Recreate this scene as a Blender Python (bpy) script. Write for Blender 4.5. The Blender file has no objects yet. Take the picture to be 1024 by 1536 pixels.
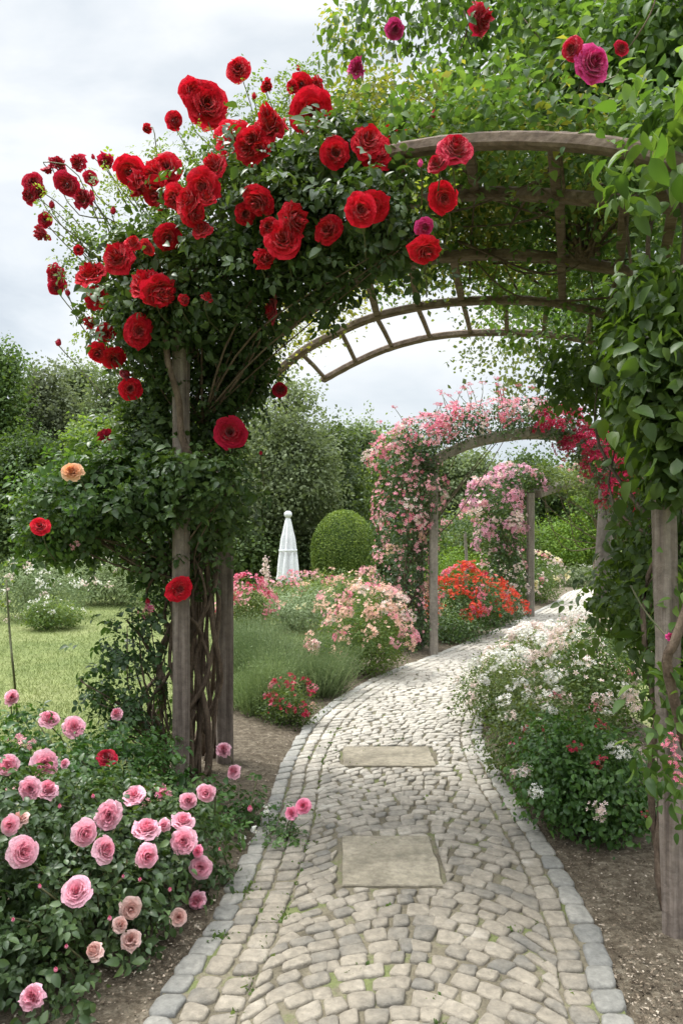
import bpy, math, random
import numpy as np
from mathutils import Vector, Matrix, noise as mnoise

# ------------------------------------------------------------------ basics
SC = bpy.context.scene
COL = SC.collection
F = 1109.0; HZ = 800.0; EYE = 1.6
def W(px, py, d):
    """point seen at photo position (px,py), d metres in front"""
    return np.array(((px-512)/F*d, d, EYE+(HZ-py)/F*d))
def GD(py): return F*EYE/(py-HZ)
def G(px, py):
    p = W(px, py, GD(py)); p[2] = 0; return p
rng = np.random.default_rng(7)

def tag(o, label=None, cat=None, group=None, kind=None):
    if label: o['label'] = label
    if cat: o['category'] = cat
    if group: o['group'] = group
    if kind: o['kind'] = kind
    return o
def empty(name, loc, label, cat, group=None):
    o = bpy.data.objects.new(name, None); COL.objects.link(o)
    o.location = [float(c) for c in loc]; o.empty_display_size = .1
    return tag(o, label, cat, group)

class MB:
    def __init__(s): s.v=[]; s.q=[]; s.t=[]; s.n=0; s.a=[]
    def add(s, v, quads=None, tris=None, lay=None):
        v = np.asarray(v, float).reshape(-1,3)
        if quads is not None and len(quads): s.q.append(np.asarray(quads,int).reshape(-1,4)+s.n)
        if tris is not None and len(tris): s.t.append(np.asarray(tris,int).reshape(-1,3)+s.n)
        s.v.append(v); s.a.append(np.full(len(v), 0. if lay is None else 1.)*(1 if lay is None else np.asarray(lay)))
        s.n += len(v)
    def mesh(s, name, mats, smooth=True, off=(0,0,0)):
        me = bpy.data.meshes.new(name)
        v = np.concatenate(s.v)-np.asarray(off,float)
        q = np.concatenate(s.q) if s.q else np.zeros((0,4),int)
        t = np.concatenate(s.t) if s.t else np.zeros((0,3),int)
        me.vertices.add(len(v)); me.vertices.foreach_set('co', v.astype(np.float32).ravel())
        nl = q.size+t.size; me.loops.add(nl)
        me.loops.foreach_set('vertex_index', np.concatenate([q.ravel(), t.ravel()]).astype(np.int32))
        nf = len(q)+len(t); me.polygons.add(nf)
        ls = np.concatenate([np.arange(len(q))*4, len(q)*4+np.arange(len(t))*3]).astype(np.int32)
        me.polygons.foreach_set('loop_start', ls)
        me.polygons.foreach_set('use_smooth', np.full(nf, smooth))
        a = me.attributes.new('lay', 'FLOAT', 'POINT'); a.data.foreach_set('value', np.concatenate(s.a).astype(np.float32))
        me.update(calc_edges=True)
        for m in (mats if isinstance(mats,(list,tuple)) else [mats]): me.materials.append(m)
        return me
    def build(s, name, mat, parent=None, smooth=True, origin=None):
        """link as ONE mesh object; vertices are world coordinates"""
        if origin is None:
            origin = np.array(parent.location) if parent is not None else (0,0,0)
        me = s.mesh(name, mat, smooth, origin)
        o = bpy.data.objects.new(name, me); COL.objects.link(o)
        if parent is not None: o.parent = parent
        else: o.location = [float(c) for c in origin]
        return o

def put(name, me, parent, loc, rot=None, scale=1.0, label=None):
    o = bpy.data.objects.new(name, me); COL.objects.link(o)
    o.parent = parent
    base = Vector((0,0,0)); pp = parent
    while pp is not None: base += pp.location; pp = pp.parent
    o.location = Vector([float(c) for c in loc])-base
    if rot is not None: o.rotation_mode='QUATERNION'; o.rotation_quaternion = rot
    o.scale = (scale,)*3
    if label: o['label'] = label
    return o

def nrm(a):
    a = np.asarray(a,float); return a/np.maximum(np.linalg.norm(a,axis=-1,keepdims=True),1e-9)

def spline(pts, n):
    pts = np.asarray(pts,float)
    if len(pts)==2: return pts[0]+(pts[1]-pts[0])*np.linspace(0,1,n)[:,None]
    P = np.vstack([2*pts[0]-pts[1], pts, 2*pts[-1]-pts[-2]])
    out=[]; m=len(pts)-1
    for u in np.linspace(0,m-1e-6,n):
        i=int(u); t=u-i; a,b,c,d=P[i:i+4]
        out.append(.5*((2*b)+(-a+c)*t+(2*a-5*b+4*c-d)*t*t+(-a+3*b-3*c+d)*t**3))
    return np.array(out)

def tube(mb, pts, r0, r1=None, sides=6, wob=0., up=(0,0,1)):
    pts=np.asarray(pts,float); n=len(pts)
    r1 = r0 if r1 is None else r1
    r=np.linspace(r0,r1,n)*(1+wob*rng.normal(size=n))
    T=nrm(np.gradient(pts,axis=0)); ref=np.array((.31,.17,.93))
    X=nrm(np.cross(T,ref)); Y=np.cross(T,X)
    a=np.arange(sides)/sides*2*np.pi
    v=pts[:,None,:]+r[:,None,None]*(np.cos(a)[None,:,None]*X[:,None,:]+np.sin(a)[None,:,None]*Y[:,None,:])
    i=np.arange(n-1)[:,None]*sides; j=np.arange(sides)[None,:]; k=(j+1)%sides
    q=np.stack([i+j,i+k,i+sides+k,i+sides+j],-1).reshape(-1,4)
    c0=n*sides
    vv=np.vstack([v.reshape(-1,3),pts[:1],pts[-1:]])
    jj=np.arange(sides); kk=(jj+1)%sides
    tr=np.vstack([np.stack([kk,jj,np.full(sides,c0)],-1), np.stack([(n-1)*sides+jj,(n-1)*sides+kk,np.full(sides,c0+1)],-1)])
    mb.add(vv,q,tr)

def sweep(mb, pts, w, h, side, ch=.15, jit=0.):
    """timber of rectangular section w (along 'side') x h along a curve, edges chamfered"""
    pts=np.asarray(pts,float); n=len(pts); T=nrm(np.gradient(pts,axis=0))
    S=np.asarray(side,float)[None,:]-T*(T@np.asarray(side,float))[:,None]; S=nrm(S); U=np.cross(S,T)
    c=min(w,h)*ch; a,b=w/2,h/2
    sec=[(a,-b+c),(a,b-c),(a-c,b),(-a+c,b),(-a,b-c),(-a,-b+c),(-a+c,-b),(a-c,-b)]
    m=8; v=np.zeros((n,m,3))
    jn = 1+jit*rng.normal(size=(n,m))
    for k,(x,y) in enumerate(sec): v[:,k]=pts+(S*x+U*y)*jn[:,k:k+1]
    i=np.arange(n-1)[:,None]*m; j=np.arange(m)[None,:]; k=(j+1)%m
    q=np.stack([i+j,i+k,i+m+k,i+m+j],-1).reshape(-1,4)
    vv=np.vstack([v.reshape(-1,3),pts[:1],pts[-1:]]); c0=n*m; jj=np.arange(m); kk=(jj+1)%m
    tr=np.vstack([np.stack([kk,jj,np.full(m,c0)],-1), np.stack([(n-1)*m+jj,(n-1)*m+kk,np.full(m,c0+1)],-1)])
    mb.add(vv,q,tr)

# ------------------------------------------------------------------ materials
def mat(name):
    m=bpy.data.materials.new(name); m.use_nodes=True; nt=m.node_tree; nt.nodes.clear()
    return m,nt,nt.nodes,nt.links
def ramp(nd, fac_cols):
    r=nd.new('ShaderNodeValToRGB'); e=r.color_ramp.elements
    while len(e)<len(fac_cols): e.new(.5)
    for k,(p,c) in enumerate(fac_cols):
        e[k].position=p; e[k].color=(*c,1)
    return r
def leaf_mat(name, cols, trans=.35, rough=.42, spec=.35, tcol=None, nscale=1.6):
    """cols: 3 greens; random per leaf, plus slow variation through the plant"""
    m,nt,nd,lk=mat(name)
    out=nd.new('ShaderNodeOutputMaterial'); geo=nd.new('ShaderNodeNewGeometry')
    tc=nd.new('ShaderNodeTexCoord'); nz=nd.new('ShaderNodeTexNoise'); nz.inputs['Scale'].default_value=nscale; nz.inputs['Detail'].default_value=2
    lk.new(tc.outputs['Object'],nz.inputs['Vector'])
    mx=nd.new('ShaderNodeMath'); mx.operation='MULTIPLY_ADD'; mx.inputs[1].default_value=.62
    m2=nd.new('ShaderNodeMath'); m2.operation='MULTIPLY_ADD'; m2.inputs[1].default_value=1.3; m2.inputs[2].default_value=-.46
    lk.new(nz.outputs['Fac'],m2.inputs[0]); lk.new(geo.outputs['Random Per Island'],mx.inputs[0]); lk.new(m2.outputs[0],mx.inputs[2])
    r=ramp(nd,[(0,cols[0]),(.45,cols[1]),(.85,cols[2]),(1,tuple(c*1.25 for c in cols[2]))]); lk.new(mx.outputs[0],r.inputs[0])
    b=nd.new('ShaderNodeBsdfPrincipled'); b.inputs['Roughness'].default_value=rough; b.inputs['Specular IOR Level'].default_value=spec
    oi=nd.new('ShaderNodeObjectInfo'); hv=nd.new('ShaderNodeHueSaturation')
    for sock,lo_,hi_,m_ in (('Value',.82,1.2,1.),('Hue',.492,.514,7.3),('Saturation',.85,1.08,3.7)):
        fr=nd.new('ShaderNodeMath'); fr.operation='MULTIPLY'; fr.inputs[1].default_value=m_; lk.new(oi.outputs['Random'],fr.inputs[0])
        fq=nd.new('ShaderNodeMath'); fq.operation='FRACT'; lk.new(fr.outputs[0],fq.inputs[0])
        ms=nd.new('ShaderNodeMapRange'); ms.inputs[3].default_value=lo_; ms.inputs[4].default_value=hi_; lk.new(fq.outputs[0],ms.inputs[0]); lk.new(ms.outputs[0],hv.inputs[sock])
    lk.new(r.outputs[0],hv.inputs['Color']); r=hv
    lk.new(r.outputs[0],b.inputs['Base Color'])
    t=nd.new('ShaderNodeBsdfTranslucent')
    mm=nd.new('ShaderNodeMix'); mm.data_type='RGBA'; mm.blend_type='MULTIPLY'; mm.inputs[0].default_value=1
    mm.inputs[7].default_value=(*(tcol or (1.7,1.75,.55)),1); lk.new(r.outputs[0],mm.inputs[6]); lk.new(mm.outputs[2],t.inputs[0])
    s=nd.new('ShaderNodeMixShader'); s.inputs[0].default_value=trans
    lk.new(b.outputs[0],s.inputs[1]); lk.new(t.outputs[0],s.inputs[2]); lk.new(s.outputs[0],out.inputs[0])
    return m
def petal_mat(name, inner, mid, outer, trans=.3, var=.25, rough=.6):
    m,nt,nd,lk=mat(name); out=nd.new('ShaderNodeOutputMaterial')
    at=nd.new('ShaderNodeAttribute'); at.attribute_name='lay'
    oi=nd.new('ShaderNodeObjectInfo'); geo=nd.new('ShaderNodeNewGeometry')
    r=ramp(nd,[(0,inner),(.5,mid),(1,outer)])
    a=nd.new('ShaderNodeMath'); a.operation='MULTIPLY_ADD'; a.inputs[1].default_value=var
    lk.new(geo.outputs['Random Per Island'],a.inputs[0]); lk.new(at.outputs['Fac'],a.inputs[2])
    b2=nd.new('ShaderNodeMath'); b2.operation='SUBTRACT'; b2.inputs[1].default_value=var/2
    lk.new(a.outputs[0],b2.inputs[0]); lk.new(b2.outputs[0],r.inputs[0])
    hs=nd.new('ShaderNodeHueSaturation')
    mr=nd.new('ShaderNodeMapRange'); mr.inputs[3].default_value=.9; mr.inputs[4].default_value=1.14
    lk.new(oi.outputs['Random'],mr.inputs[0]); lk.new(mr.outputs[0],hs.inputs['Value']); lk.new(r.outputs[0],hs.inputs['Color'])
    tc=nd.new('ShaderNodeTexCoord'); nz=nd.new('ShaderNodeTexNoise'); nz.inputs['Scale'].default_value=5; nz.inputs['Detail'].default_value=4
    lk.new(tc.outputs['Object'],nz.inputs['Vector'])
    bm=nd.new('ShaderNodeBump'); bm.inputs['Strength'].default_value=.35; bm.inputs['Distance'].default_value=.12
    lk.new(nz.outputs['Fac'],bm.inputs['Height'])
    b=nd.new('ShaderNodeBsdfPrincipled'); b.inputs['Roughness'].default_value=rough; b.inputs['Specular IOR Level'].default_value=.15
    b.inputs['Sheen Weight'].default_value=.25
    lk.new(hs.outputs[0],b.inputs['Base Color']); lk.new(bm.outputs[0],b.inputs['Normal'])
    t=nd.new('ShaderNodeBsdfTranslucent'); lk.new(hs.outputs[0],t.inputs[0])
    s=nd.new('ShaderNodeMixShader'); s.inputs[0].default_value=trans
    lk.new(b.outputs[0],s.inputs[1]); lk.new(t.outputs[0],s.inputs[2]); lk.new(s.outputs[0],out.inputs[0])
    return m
def noise_mat(name, cols, scale=(6,6,6), detail=6, rough=.85, bump=.4, bdist=.01, island=0., fine=None, spec=.3, rgh=.6, cols2=None, y01=(3,7)):
    """cols = ramp list [(pos,col)..]"""
    m,nt,nd,lk=mat(name); out=nd.new('ShaderNodeOutputMaterial')
    tc=nd.new('ShaderNodeTexCoord'); mp=nd.new('ShaderNodeMapping'); mp.inputs['Scale'].default_value=scale
    lk.new(tc.outputs['Object'],mp.inputs[0])
    nz=nd.new('ShaderNodeTexNoise'); nz.inputs['Scale'].default_value=1; nz.inputs['Detail'].default_value=detail; nz.inputs['Roughness'].default_value=rgh
    lk.new(mp.outputs[0],nz.inputs['Vector'])
    r=ramp(nd,cols); last=nz.outputs['Fac']
    if island:
        geo=nd.new('ShaderNodeNewGeometry')
        a=nd.new('ShaderNodeMath'); a.operation='MULTIPLY_ADD'; a.inputs[1].default_value=island
        lk.new(geo.outputs['Random Per Island'],a.inputs[0])
        s=nd.new('ShaderNodeMath'); s.operation='SUBTRACT'; s.inputs[1].default_value=island/2
        lk.new(nz.outputs['Fac'],s.inputs[0]); lk.new(s.outputs[0],a.inputs[2]); last=a.outputs[0]
    lk.new(last,r.inputs[0]); colout=r.outputs[0]
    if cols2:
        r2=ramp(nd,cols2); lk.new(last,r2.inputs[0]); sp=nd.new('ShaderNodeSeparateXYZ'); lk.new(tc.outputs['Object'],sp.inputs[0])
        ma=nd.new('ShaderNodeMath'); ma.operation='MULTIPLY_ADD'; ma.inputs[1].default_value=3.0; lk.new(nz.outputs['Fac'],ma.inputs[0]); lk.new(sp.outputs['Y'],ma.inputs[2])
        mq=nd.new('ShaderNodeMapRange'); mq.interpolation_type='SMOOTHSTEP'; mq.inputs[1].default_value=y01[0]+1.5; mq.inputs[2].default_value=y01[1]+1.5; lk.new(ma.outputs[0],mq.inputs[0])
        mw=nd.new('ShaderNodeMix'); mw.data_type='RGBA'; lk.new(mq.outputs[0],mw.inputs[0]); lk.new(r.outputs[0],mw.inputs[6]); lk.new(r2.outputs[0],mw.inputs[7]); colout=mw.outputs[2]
    nz2=nd.new('ShaderNodeTexNoise'); nz2.inputs['Scale'].default_value=fine or 60; nz2.inputs['Detail'].default_value=5; nz2.inputs['Roughness'].default_value=.65
    lk.new(tc.outputs['Object'],nz2.inputs['Vector'])
    mr=nd.new('ShaderNodeMapRange'); mr.inputs[1].default_value=.3; mr.inputs[2].default_value=.7; mr.inputs[3].default_value=.72; mr.inputs[4].default_value=1.22
    lk.new(nz2.outputs['Fac'],mr.inputs[0])
    mx=nd.new('ShaderNodeMix'); mx.data_type='RGBA'; mx.blend_type='MULTIPLY'; mx.inputs[0].default_value=1
    lk.new(colout,mx.inputs[6]); lk.new(mr.outputs[0],mx.inputs[7]); colout=mx.outputs[2]
    b=nd.new('ShaderNodeBsdfPrincipled'); b.inputs['Roughness'].default_value=rough; b.inputs['Specular IOR Level'].default_value=spec
    lk.new(colout,b.inputs['Base Color'])
    ad=nd.new('ShaderNodeMath'); ad.operation='ADD'; lk.new(nz.outputs['Fac'],ad.inputs[0]); lk.new(nz2.outputs['Fac'],ad.inputs[1])
    bm=nd.new('ShaderNodeBump'); bm.inputs['Strength'].default_value=bump; bm.inputs['Distance'].default_value=bdist
    lk.new(ad.outputs[0],bm.inputs['Height']); lk.new(bm.outputs[0],b.inputs['Normal']); lk.new(b.outputs[0],out.inputs[0])
    return m

L_ROSE=leaf_mat('rose_leaf',[(.024,.048,.016),(.046,.088,.026),(.09,.145,.046)],.3,.42,.4)
L_LIGHTROSE=leaf_mat('young_rose_leaf',[(.06,.10,.022),(.11,.16,.035),(.19,.23,.06)],.4,.5,.3)
L_BUSH=leaf_mat('bush_leaf',[(.026,.055,.016),(.05,.10,.026),(.095,.16,.045)],.3,.4,.4)
L_VINE=leaf_mat('vine_leaf',[(.03,.066,.015),(.064,.124,.027),(.125,.195,.045)],.38,.5,.3,(1.55,1.65,.55))
L_VINEDARK=leaf_mat('shade_vine_leaf',[(.03,.06,.015),(.058,.11,.025),(.11,.175,.042)],.4,.45,.35)
L_YELLOW=leaf_mat('yellow_vine_leaf',[(.065,.085,.02),(.125,.15,.034),(.23,.225,.06)],.45,.55,.25,(1.5,1.45,.5))
L_FEATHER=leaf_mat('feathery_leaf',[(.10,.145,.055),(.165,.215,.095),(.235,.285,.14)],.3,.65,.15,(1.1,1.15,.85))
L_MEADOW=leaf_mat('meadow_leaf',[(.045,.08,.025),(.085,.13,.04),(.14,.18,.06)],.35,.6,.2)
L_HEDGE=leaf_mat('hedge_leaf',[(.055,.105,.014),(.105,.175,.024),(.17,.24,.04)],.25,.55,.2)
L_TREE=[leaf_mat('tree_leaf_dark',[(.035,.06,.02),(.065,.105,.034),(.115,.16,.055)],.35,.6,.2,nscale=.35),
        leaf_mat('tree_leaf_mid',[(.055,.09,.026),(.10,.15,.045),(.175,.225,.075)],.38,.6,.2,nscale=.35),
        leaf_mat('tree_leaf_grey',[(.085,.115,.055),(.145,.18,.09),(.22,.26,.14)],.38,.6,.2,(1.3,1.35,.8),nscale=.35)]
L_WHITE=leaf_mat('groundcover_leaf',[(.038,.072,.016),(.075,.12,.026),(.14,.18,.045)],.3,.5,.3)
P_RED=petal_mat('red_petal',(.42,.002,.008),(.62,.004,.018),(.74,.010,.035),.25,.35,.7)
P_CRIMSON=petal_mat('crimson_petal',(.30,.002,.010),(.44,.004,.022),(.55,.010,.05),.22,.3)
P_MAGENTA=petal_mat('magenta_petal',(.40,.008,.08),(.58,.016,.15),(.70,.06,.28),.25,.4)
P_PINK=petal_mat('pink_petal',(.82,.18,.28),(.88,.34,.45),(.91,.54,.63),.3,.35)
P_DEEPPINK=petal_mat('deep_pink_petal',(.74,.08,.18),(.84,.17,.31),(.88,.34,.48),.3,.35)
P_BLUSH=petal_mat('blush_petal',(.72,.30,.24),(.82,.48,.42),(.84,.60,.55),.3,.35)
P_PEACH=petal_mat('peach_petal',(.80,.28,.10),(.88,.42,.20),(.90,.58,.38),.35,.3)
P_SPINK=petal_mat('small_pink_petal',(.80,.62,.50),(.78,.24,.34),(.84,.46,.52),.3,.9)
P_SROSE=petal_mat('small_rose_petal',(.74,.45,.35),(.66,.07,.19),(.78,.26,.40),.3,.9)
P_SLILAC=petal_mat('small_lilac_petal',(.74,.40,.50),(.74,.28,.42),(.82,.50,.62),.3,.9)
P_SSALMON=petal_mat('salmon_petal',(.84,.66,.42),(.82,.42,.33),(.86,.62,.54),.3,.9)
P_SCRIM=petal_mat('small_crimson_petal',(.35,.01,.03),(.44,.008,.05),(.58,.02,.11),.25,.8)
CORE=None
P_SWHITE=petal_mat('white_petal',(.80,.76,.52),(.82,.80,.76),(.86,.84,.82),.25,.5)
P_SPALE=petal_mat('pale_pink_petal',(.80,.66,.48),(.82,.62,.58),(.86,.74,.72),.25,.7)
P_ORANGE=petal_mat('orange_petal',(.78,.14,.03),(.74,.055,.025),(.64,.015,.035),.3,1.0)
P_YELL=petal_mat('cream_petal',(.80,.62,.20),(.82,.72,.42),(.84,.78,.60),.3,.5)
WOOD=noise_mat('weathered_wood',[(.3,(.075,.058,.048)),(.48,(.165,.132,.11)),(.62,(.24,.20,.17)),(.75,(.31,.265,.23))],(30,30,1.3),10,.85,1.,.01,fine=22)
WOODBEAM=noise_mat('weathered_beam',[(.25,(.08,.054,.04)),(.5,(.155,.112,.085)),(.75,(.25,.19,.15))],(5,22,26),8,.8,.6,.006,fine=35)
WOODGREY=noise_mat('grey_arch_timber',[(.25,(.13,.115,.095)),(.55,(.24,.21,.175)),(.8,(.34,.30,.26))],(14,14,2.5),7,.85,.5,.008,fine=30)
BARK=noise_mat('vine_bark',[(.25,(.05,.035,.025)),(.5,(.12,.085,.06)),(.8,(.22,.17,.125))],(30,30,9),8,.9,.9,.008,fine=70)
TWIG=noise_mat('green_stem',[(.3,(.06,.075,.03)),(.7,(.13,.12,.06))],(20,20,20),3,.7,.2,.003)
TBARK=noise_mat('tree_bark',[(.3,(.07,.06,.05)),(.7,(.17,.15,.125))],(5,5,2),6,.9,.6,.03,fine=12)
GREENCUP=leaf_mat('sepal_green',[(.05,.10,.03),(.07,.13,.04),(.10,.17,.05)],.1)

# ------------------------------------------------------------------ leaf templates (x width, y length, z normal)
def leaf_t(w=.34, segs=3, fold=.12, curl=.25, kind='ovate'):
    ys=np.linspace(0,1,segs+2); v=[(0,0,0)]; 
    for y in ys[1:-1]:
        ww=w*math.sin(math.pi*y**.8)**.75
        z=-curl*y*y
        v+= [(-ww,y,z+fold*ww*2),(0,y,z),(ww,y,z+fold*ww*2)]
    v.append((0,1,-curl)); v=np.array(v); q=[]; t=[]
    t+=[(0,2,1),(0,3,2)]
    for i in range(segs-1):
        a=1+3*i; q+=[(a,a+1,a+4,a+3),(a+1,a+2,a+5,a+4)]
    a=1+3*(segs-1); e=len(v)-1; t+=[(a,a+1,e),(a+1,a+2,e)]
    return v,np.array(q).reshape(-1,4),np.array(t)
LEAF=leaf_t(.31,3,.20,.32)
LEAF2=(np.array([(0,0,0),(-.30,.5,.07),(.30,.5,.07),(0,1,-.12),(0,.5,-.02)]),np.zeros((0,4),int),np.array([(0,4,1),(0,2,4),(1,4,3),(4,2,3)]))
LEAFQ=(np.array([(0,0,0),(-.36,.5,.06),(.36,.5,.06),(0,1,-.1)]),np.zeros((0,4),int),np.array([(0,2,1),(1,2,3)]))
BLADE=(np.array([(-.05,0,0),(.05,0,0),(.0,1,-.15),(-.035,.55,0.0),(.035,.55,0.0)]),np.array([(0,1,4,3)]),np.array([(3,4,2)]))

EXC=[]
def place_leaves(mb, tpl, pos, Y, N, size):
    tv,tq,tt=tpl
    pos=np.asarray(pos,float); size=np.broadcast_to(size,(len(pos),))
    if EXC:
        k=np.ones(len(pos),bool); mid=pos+nrm(Y)*size[:,None]*.5
        for c,rr in EXC: k&=((mid-c)**2).sum(1)>rr*rr
        pos,Y,N,size=pos[k],np.asarray(Y)[k],np.asarray(N)[k],size[k]
    Y=nrm(Y); X=nrm(np.cross(Y,N)); Z=np.cross(X,Y)
    n=len(pos); k=len(tv); size=np.broadcast_to(size,(n,))
    v=pos[:,None,:]+size[:,None,None]*(tv[None,:,0:1]*X[:,None,:]+tv[None,:,1:2]*Y[:,None,:]+tv[None,:,2:3]*Z[:,None,:])
    o=(np.arange(n)*k)[:,None,None]
    q=(tq[None]+o).reshape(-1,4) if len(tq) else None
    t=(tt[None]+o).reshape(-1,3) if len(tt) else None
    mb.add(v.reshape(-1,3),q,t)

def blob(px,py,d,rx,ry,rd):
    return (W(px,py,d), np.array((rx/F*d, rd, ry/F*d)))
def blobm(x,y,z,rx,ry,rz): return (np.array((x,y,z),float),np.array((rx,ry,rz),float))

def samp(blobs, n, r, lo=.55, wts=None, minz=.02):
    """random points in the outer shell of the blobs; returns pos, outward"""
    vol=np.array([ (b[1][0]*b[1][1]+b[1][0]*b[1][2]+b[1][1]*b[1][2]) for b in blobs]) if wts is None else np.array(wts,float)
    idx=r.choice(len(blobs),n,p=vol/vol.sum())
    C=np.array([b[0] for b in blobs])[idx]; R=np.array([b[1] for b in blobs])[idx]
    u=nrm(r.normal(size=(n,3)))
    rad=(lo**3+(1-lo**3)*r.random(n))**(1/3)
    p=C+u*R*rad[:,None]; o=nrm(u/R)
    k=p[:,2]>minz
    return p[k],o[k]

def scatter_leaves(mb, blobs, n, size, r, tpl=LEAF, clump=12, cr=None, lo=.5, upb=.5, rnd=.7, droop=.35, wts=None, five=False):
    """n leaves in clumps through the blobs"""
    nc=max(3,n//clump)
    cp,co=samp(blobs,nc,r,lo,wts)
    cr = size*1.8 if cr is None else cr
    i=r.integers(0,len(cp),n)
    pos=cp[i]+r.normal(size=(n,3))*cr*np.array((1,1,.75)); out=co[i]
    up=np.array((0,0,1.))
    N=nrm(out*.55+up*upb+r.normal(size=(n,3))*rnd*.6)
    Y=nrm(out*.5+r.normal(size=(n,3))*.8-up*droop)
    Y=nrm(Y-N*(Y*N).sum(1,keepdims=True)*.8)
    sz=size*np.clip(np.exp(r.normal(size=n)*.28),.4,1.55)*.95
    k=pos[:,2]>.015
    pos,Y,N,sz=pos[k],Y[k],N[k],sz[k]
    if not five: place_leaves(mb,tpl,pos,Y,N,sz); return
    X=nrm(np.cross(Y,N))
    for (ox,oy,ang,s) in ((0,1.0,0,1.),(.12,.78,.95,.85),(-.12,.78,-.95,.85),(.1,.25,1.15,.7),(-.1,.25,-1.15,.7)):
        jit=r.normal(size=pos.shape)*.12
        P=pos+(X*ox+Y*oy*1.35)*sz[:,None]
        Yd=nrm(Y*math.cos(ang)+X*math.sin(ang)+jit); Nd=nrm(N+r.normal(size=pos.shape)*.22)
        place_leaves(mb,tpl,P,Yd,Nd,sz*s*r.uniform(.85,1.1,len(sz)))

def hit(blobs,px,py,default,push=0.):
    """nearest front of the blobs along the view of (px,py)"""
    o=np.array((0,0,EYE)); best=None
    dr=W(px,py,1.)-o
    for c,R in blobs:
        a=dr/R; b=(o-c)/R
        A=a@a; B=2*a@b; C=b@b-1; D=B*B-4*A*C
        if D>=0:
            t=(-B-math.sqrt(D))/(2*A)
            if t>.2 and (best is None or t<best): best=t
    return (best if best is not None else default)-push

# ------------------------------------------------------------------ blooms
def rose_mesh(name, mats, seed, ruffle=.07, open_=1.):
    r=np.random.default_rng(seed); mb=MB()
    lay=[(.08,.74,2),(.17,.76,3),(.28,.76,3),(.40,.72,4),(.53,.64,4),(.67,.52,5),(.82,.38,5),(.97,.20,6)]
    nl=len(lay); nu,nv=7,6; ph=0.
    for k,(R,H,n) in enumerate(lay):
        ph+=r.uniform(.4,1.2)
        for j in range(n):
            p0=ph+2*np.pi*j/n+r.normal()*.12
            half=(1.45 if k<2 else 2*np.pi/n*.5*1.5)*r.uniform(.9,1.1)
            RR=R*r.uniform(.9,1.1)*(1 if k<3 else open_); HH=H*r.uniform(.78,1.16)
            u=np.linspace(-1,1,nu)[None,:]; v=np.linspace(0,1,nv)[:,None]
            vm=v*(1-.20*np.abs(u)**3-.05*np.cos(u*3.0))
            wid=np.sin(np.clip(vm*1.25+.12,0,1.4)*np.pi/2.4)**.7
            ang=p0+u*half*wid
            cup=vm**(.55 if k>2 else .35)
            rho=RR*(.18+.82*cup)*(1+.07*u)
            curl=np.clip(vm-.72,0,1)
            rho=rho+curl*(.34 if k>1 else .05)*(.5+R)
            z=HH*vm**(1.5 if k>3 else 1.1)-curl**2*(1.6 if k>2 else .5)*(.5+R)
            w1,w2,w3=r.uniform(0,6,3)
            ru=ruffle*vm**2*(np.sin(u*4.5+w1)+.6*np.sin(u*8+w2))
            z=z+ru; rho=rho+ru*.6*np.cos(w3)
            z=z-.25-.04*(k/nl)
            P=np.stack([rho*np.cos(ang),rho*np.sin(ang),z+0*ang],-1).reshape(-1,3)
            ii=np.arange(nv-1)[:,None]*nu; jj=np.arange(nu-1)[None,:]
            q=np.stack([ii+jj,ii+jj+1,ii+nu+jj+1,ii+nu+jj],-1).reshape(-1,4)
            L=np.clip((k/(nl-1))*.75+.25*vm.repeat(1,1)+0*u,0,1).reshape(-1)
            mb.add(P,q,None,L)
    return mb.mesh(name,mats)
def bud_mesh(name,mats,seed):
    r=np.random.default_rng(seed); mb=MB()
    for k,(R,H) in enumerate(((.3,1.5),(.42,1.4),(.52,1.2))):
        for j in range(3):
            u=np.linspace(-1,1,5)[None,:]; v=np.linspace(0,1,5)[:,None]
            ang=k*.7+j*2.09+u*1.3*np.sin(np.clip(v*1.1+.1,0,1)*np.pi)**.4
            rho=R*np.sin(np.clip(v*.82+.08,0,1)*np.pi)**.7*(1+.08*u)
            P=np.stack([rho*np.cos(ang),rho*np.sin(ang),H*v*(1-.1*np.abs(u)**2)-.5+0*ang],-1).reshape(-1,3)
            ii=np.arange(4)[:,None]*5; jj=np.arange(4)[None,:]
            mb.add(P,np.stack([ii+jj,ii+jj+1,ii+6+jj,ii+5+jj],-1).reshape(-1,4),None,np.full(25,k/2))
    return mb.mesh(name,mats)
def flower_t():
    """small five petalled flower, radius 1"""
    V=[];T=[];L=[]
    for j in range(5):
        a=j*2*np.pi/5; b=len(V)
        for (rr,da,z,l) in ((.0,0,0,0.),(.62,-.42,.16,.5),(1.0,-.2,.22,1.),(1.0,.2,.2,1.),(.62,.42,.14,.5),(.5,0,.02,.5)):
            V.append((rr*math.cos(a+da),rr*math.sin(a+da),z)); L.append(l)
        T+=[(b,b+5,b+1),(b,b+4,b+5),(b+1,b+5,b+2),(b+5,b+3,b+2),(b+5,b+4,b+3)]
    return np.array(V),np.array(T),np.array(L)
FV,FT,FL=flower_t()
def add_flowers(mb, pos, N, size, r):
    n=len(pos); N=nrm(N); X=nrm(np.cross(N,nrm(r.normal(size=(n,3))))); Y=np.cross(N,X)
    size=np.broadcast_to(size,(n,))
    zz=FV[None,:,2:3]*r.uniform(.2,2.6,n)[:,None,None]
    v=pos[:,None,:]+size[:,None,None]*(FV[None,:,0:1]*X[:,None,:]+FV[None,:,1:2]*Y[:,None,:]+zz*N[:,None,:])
    k=len(FV); t=(FT[None]+(np.arange(n)*k)[:,None,None]).reshape(-1,3)
    mb.add(v.reshape(-1,3),None,t,np.tile(FL,n))
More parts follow.
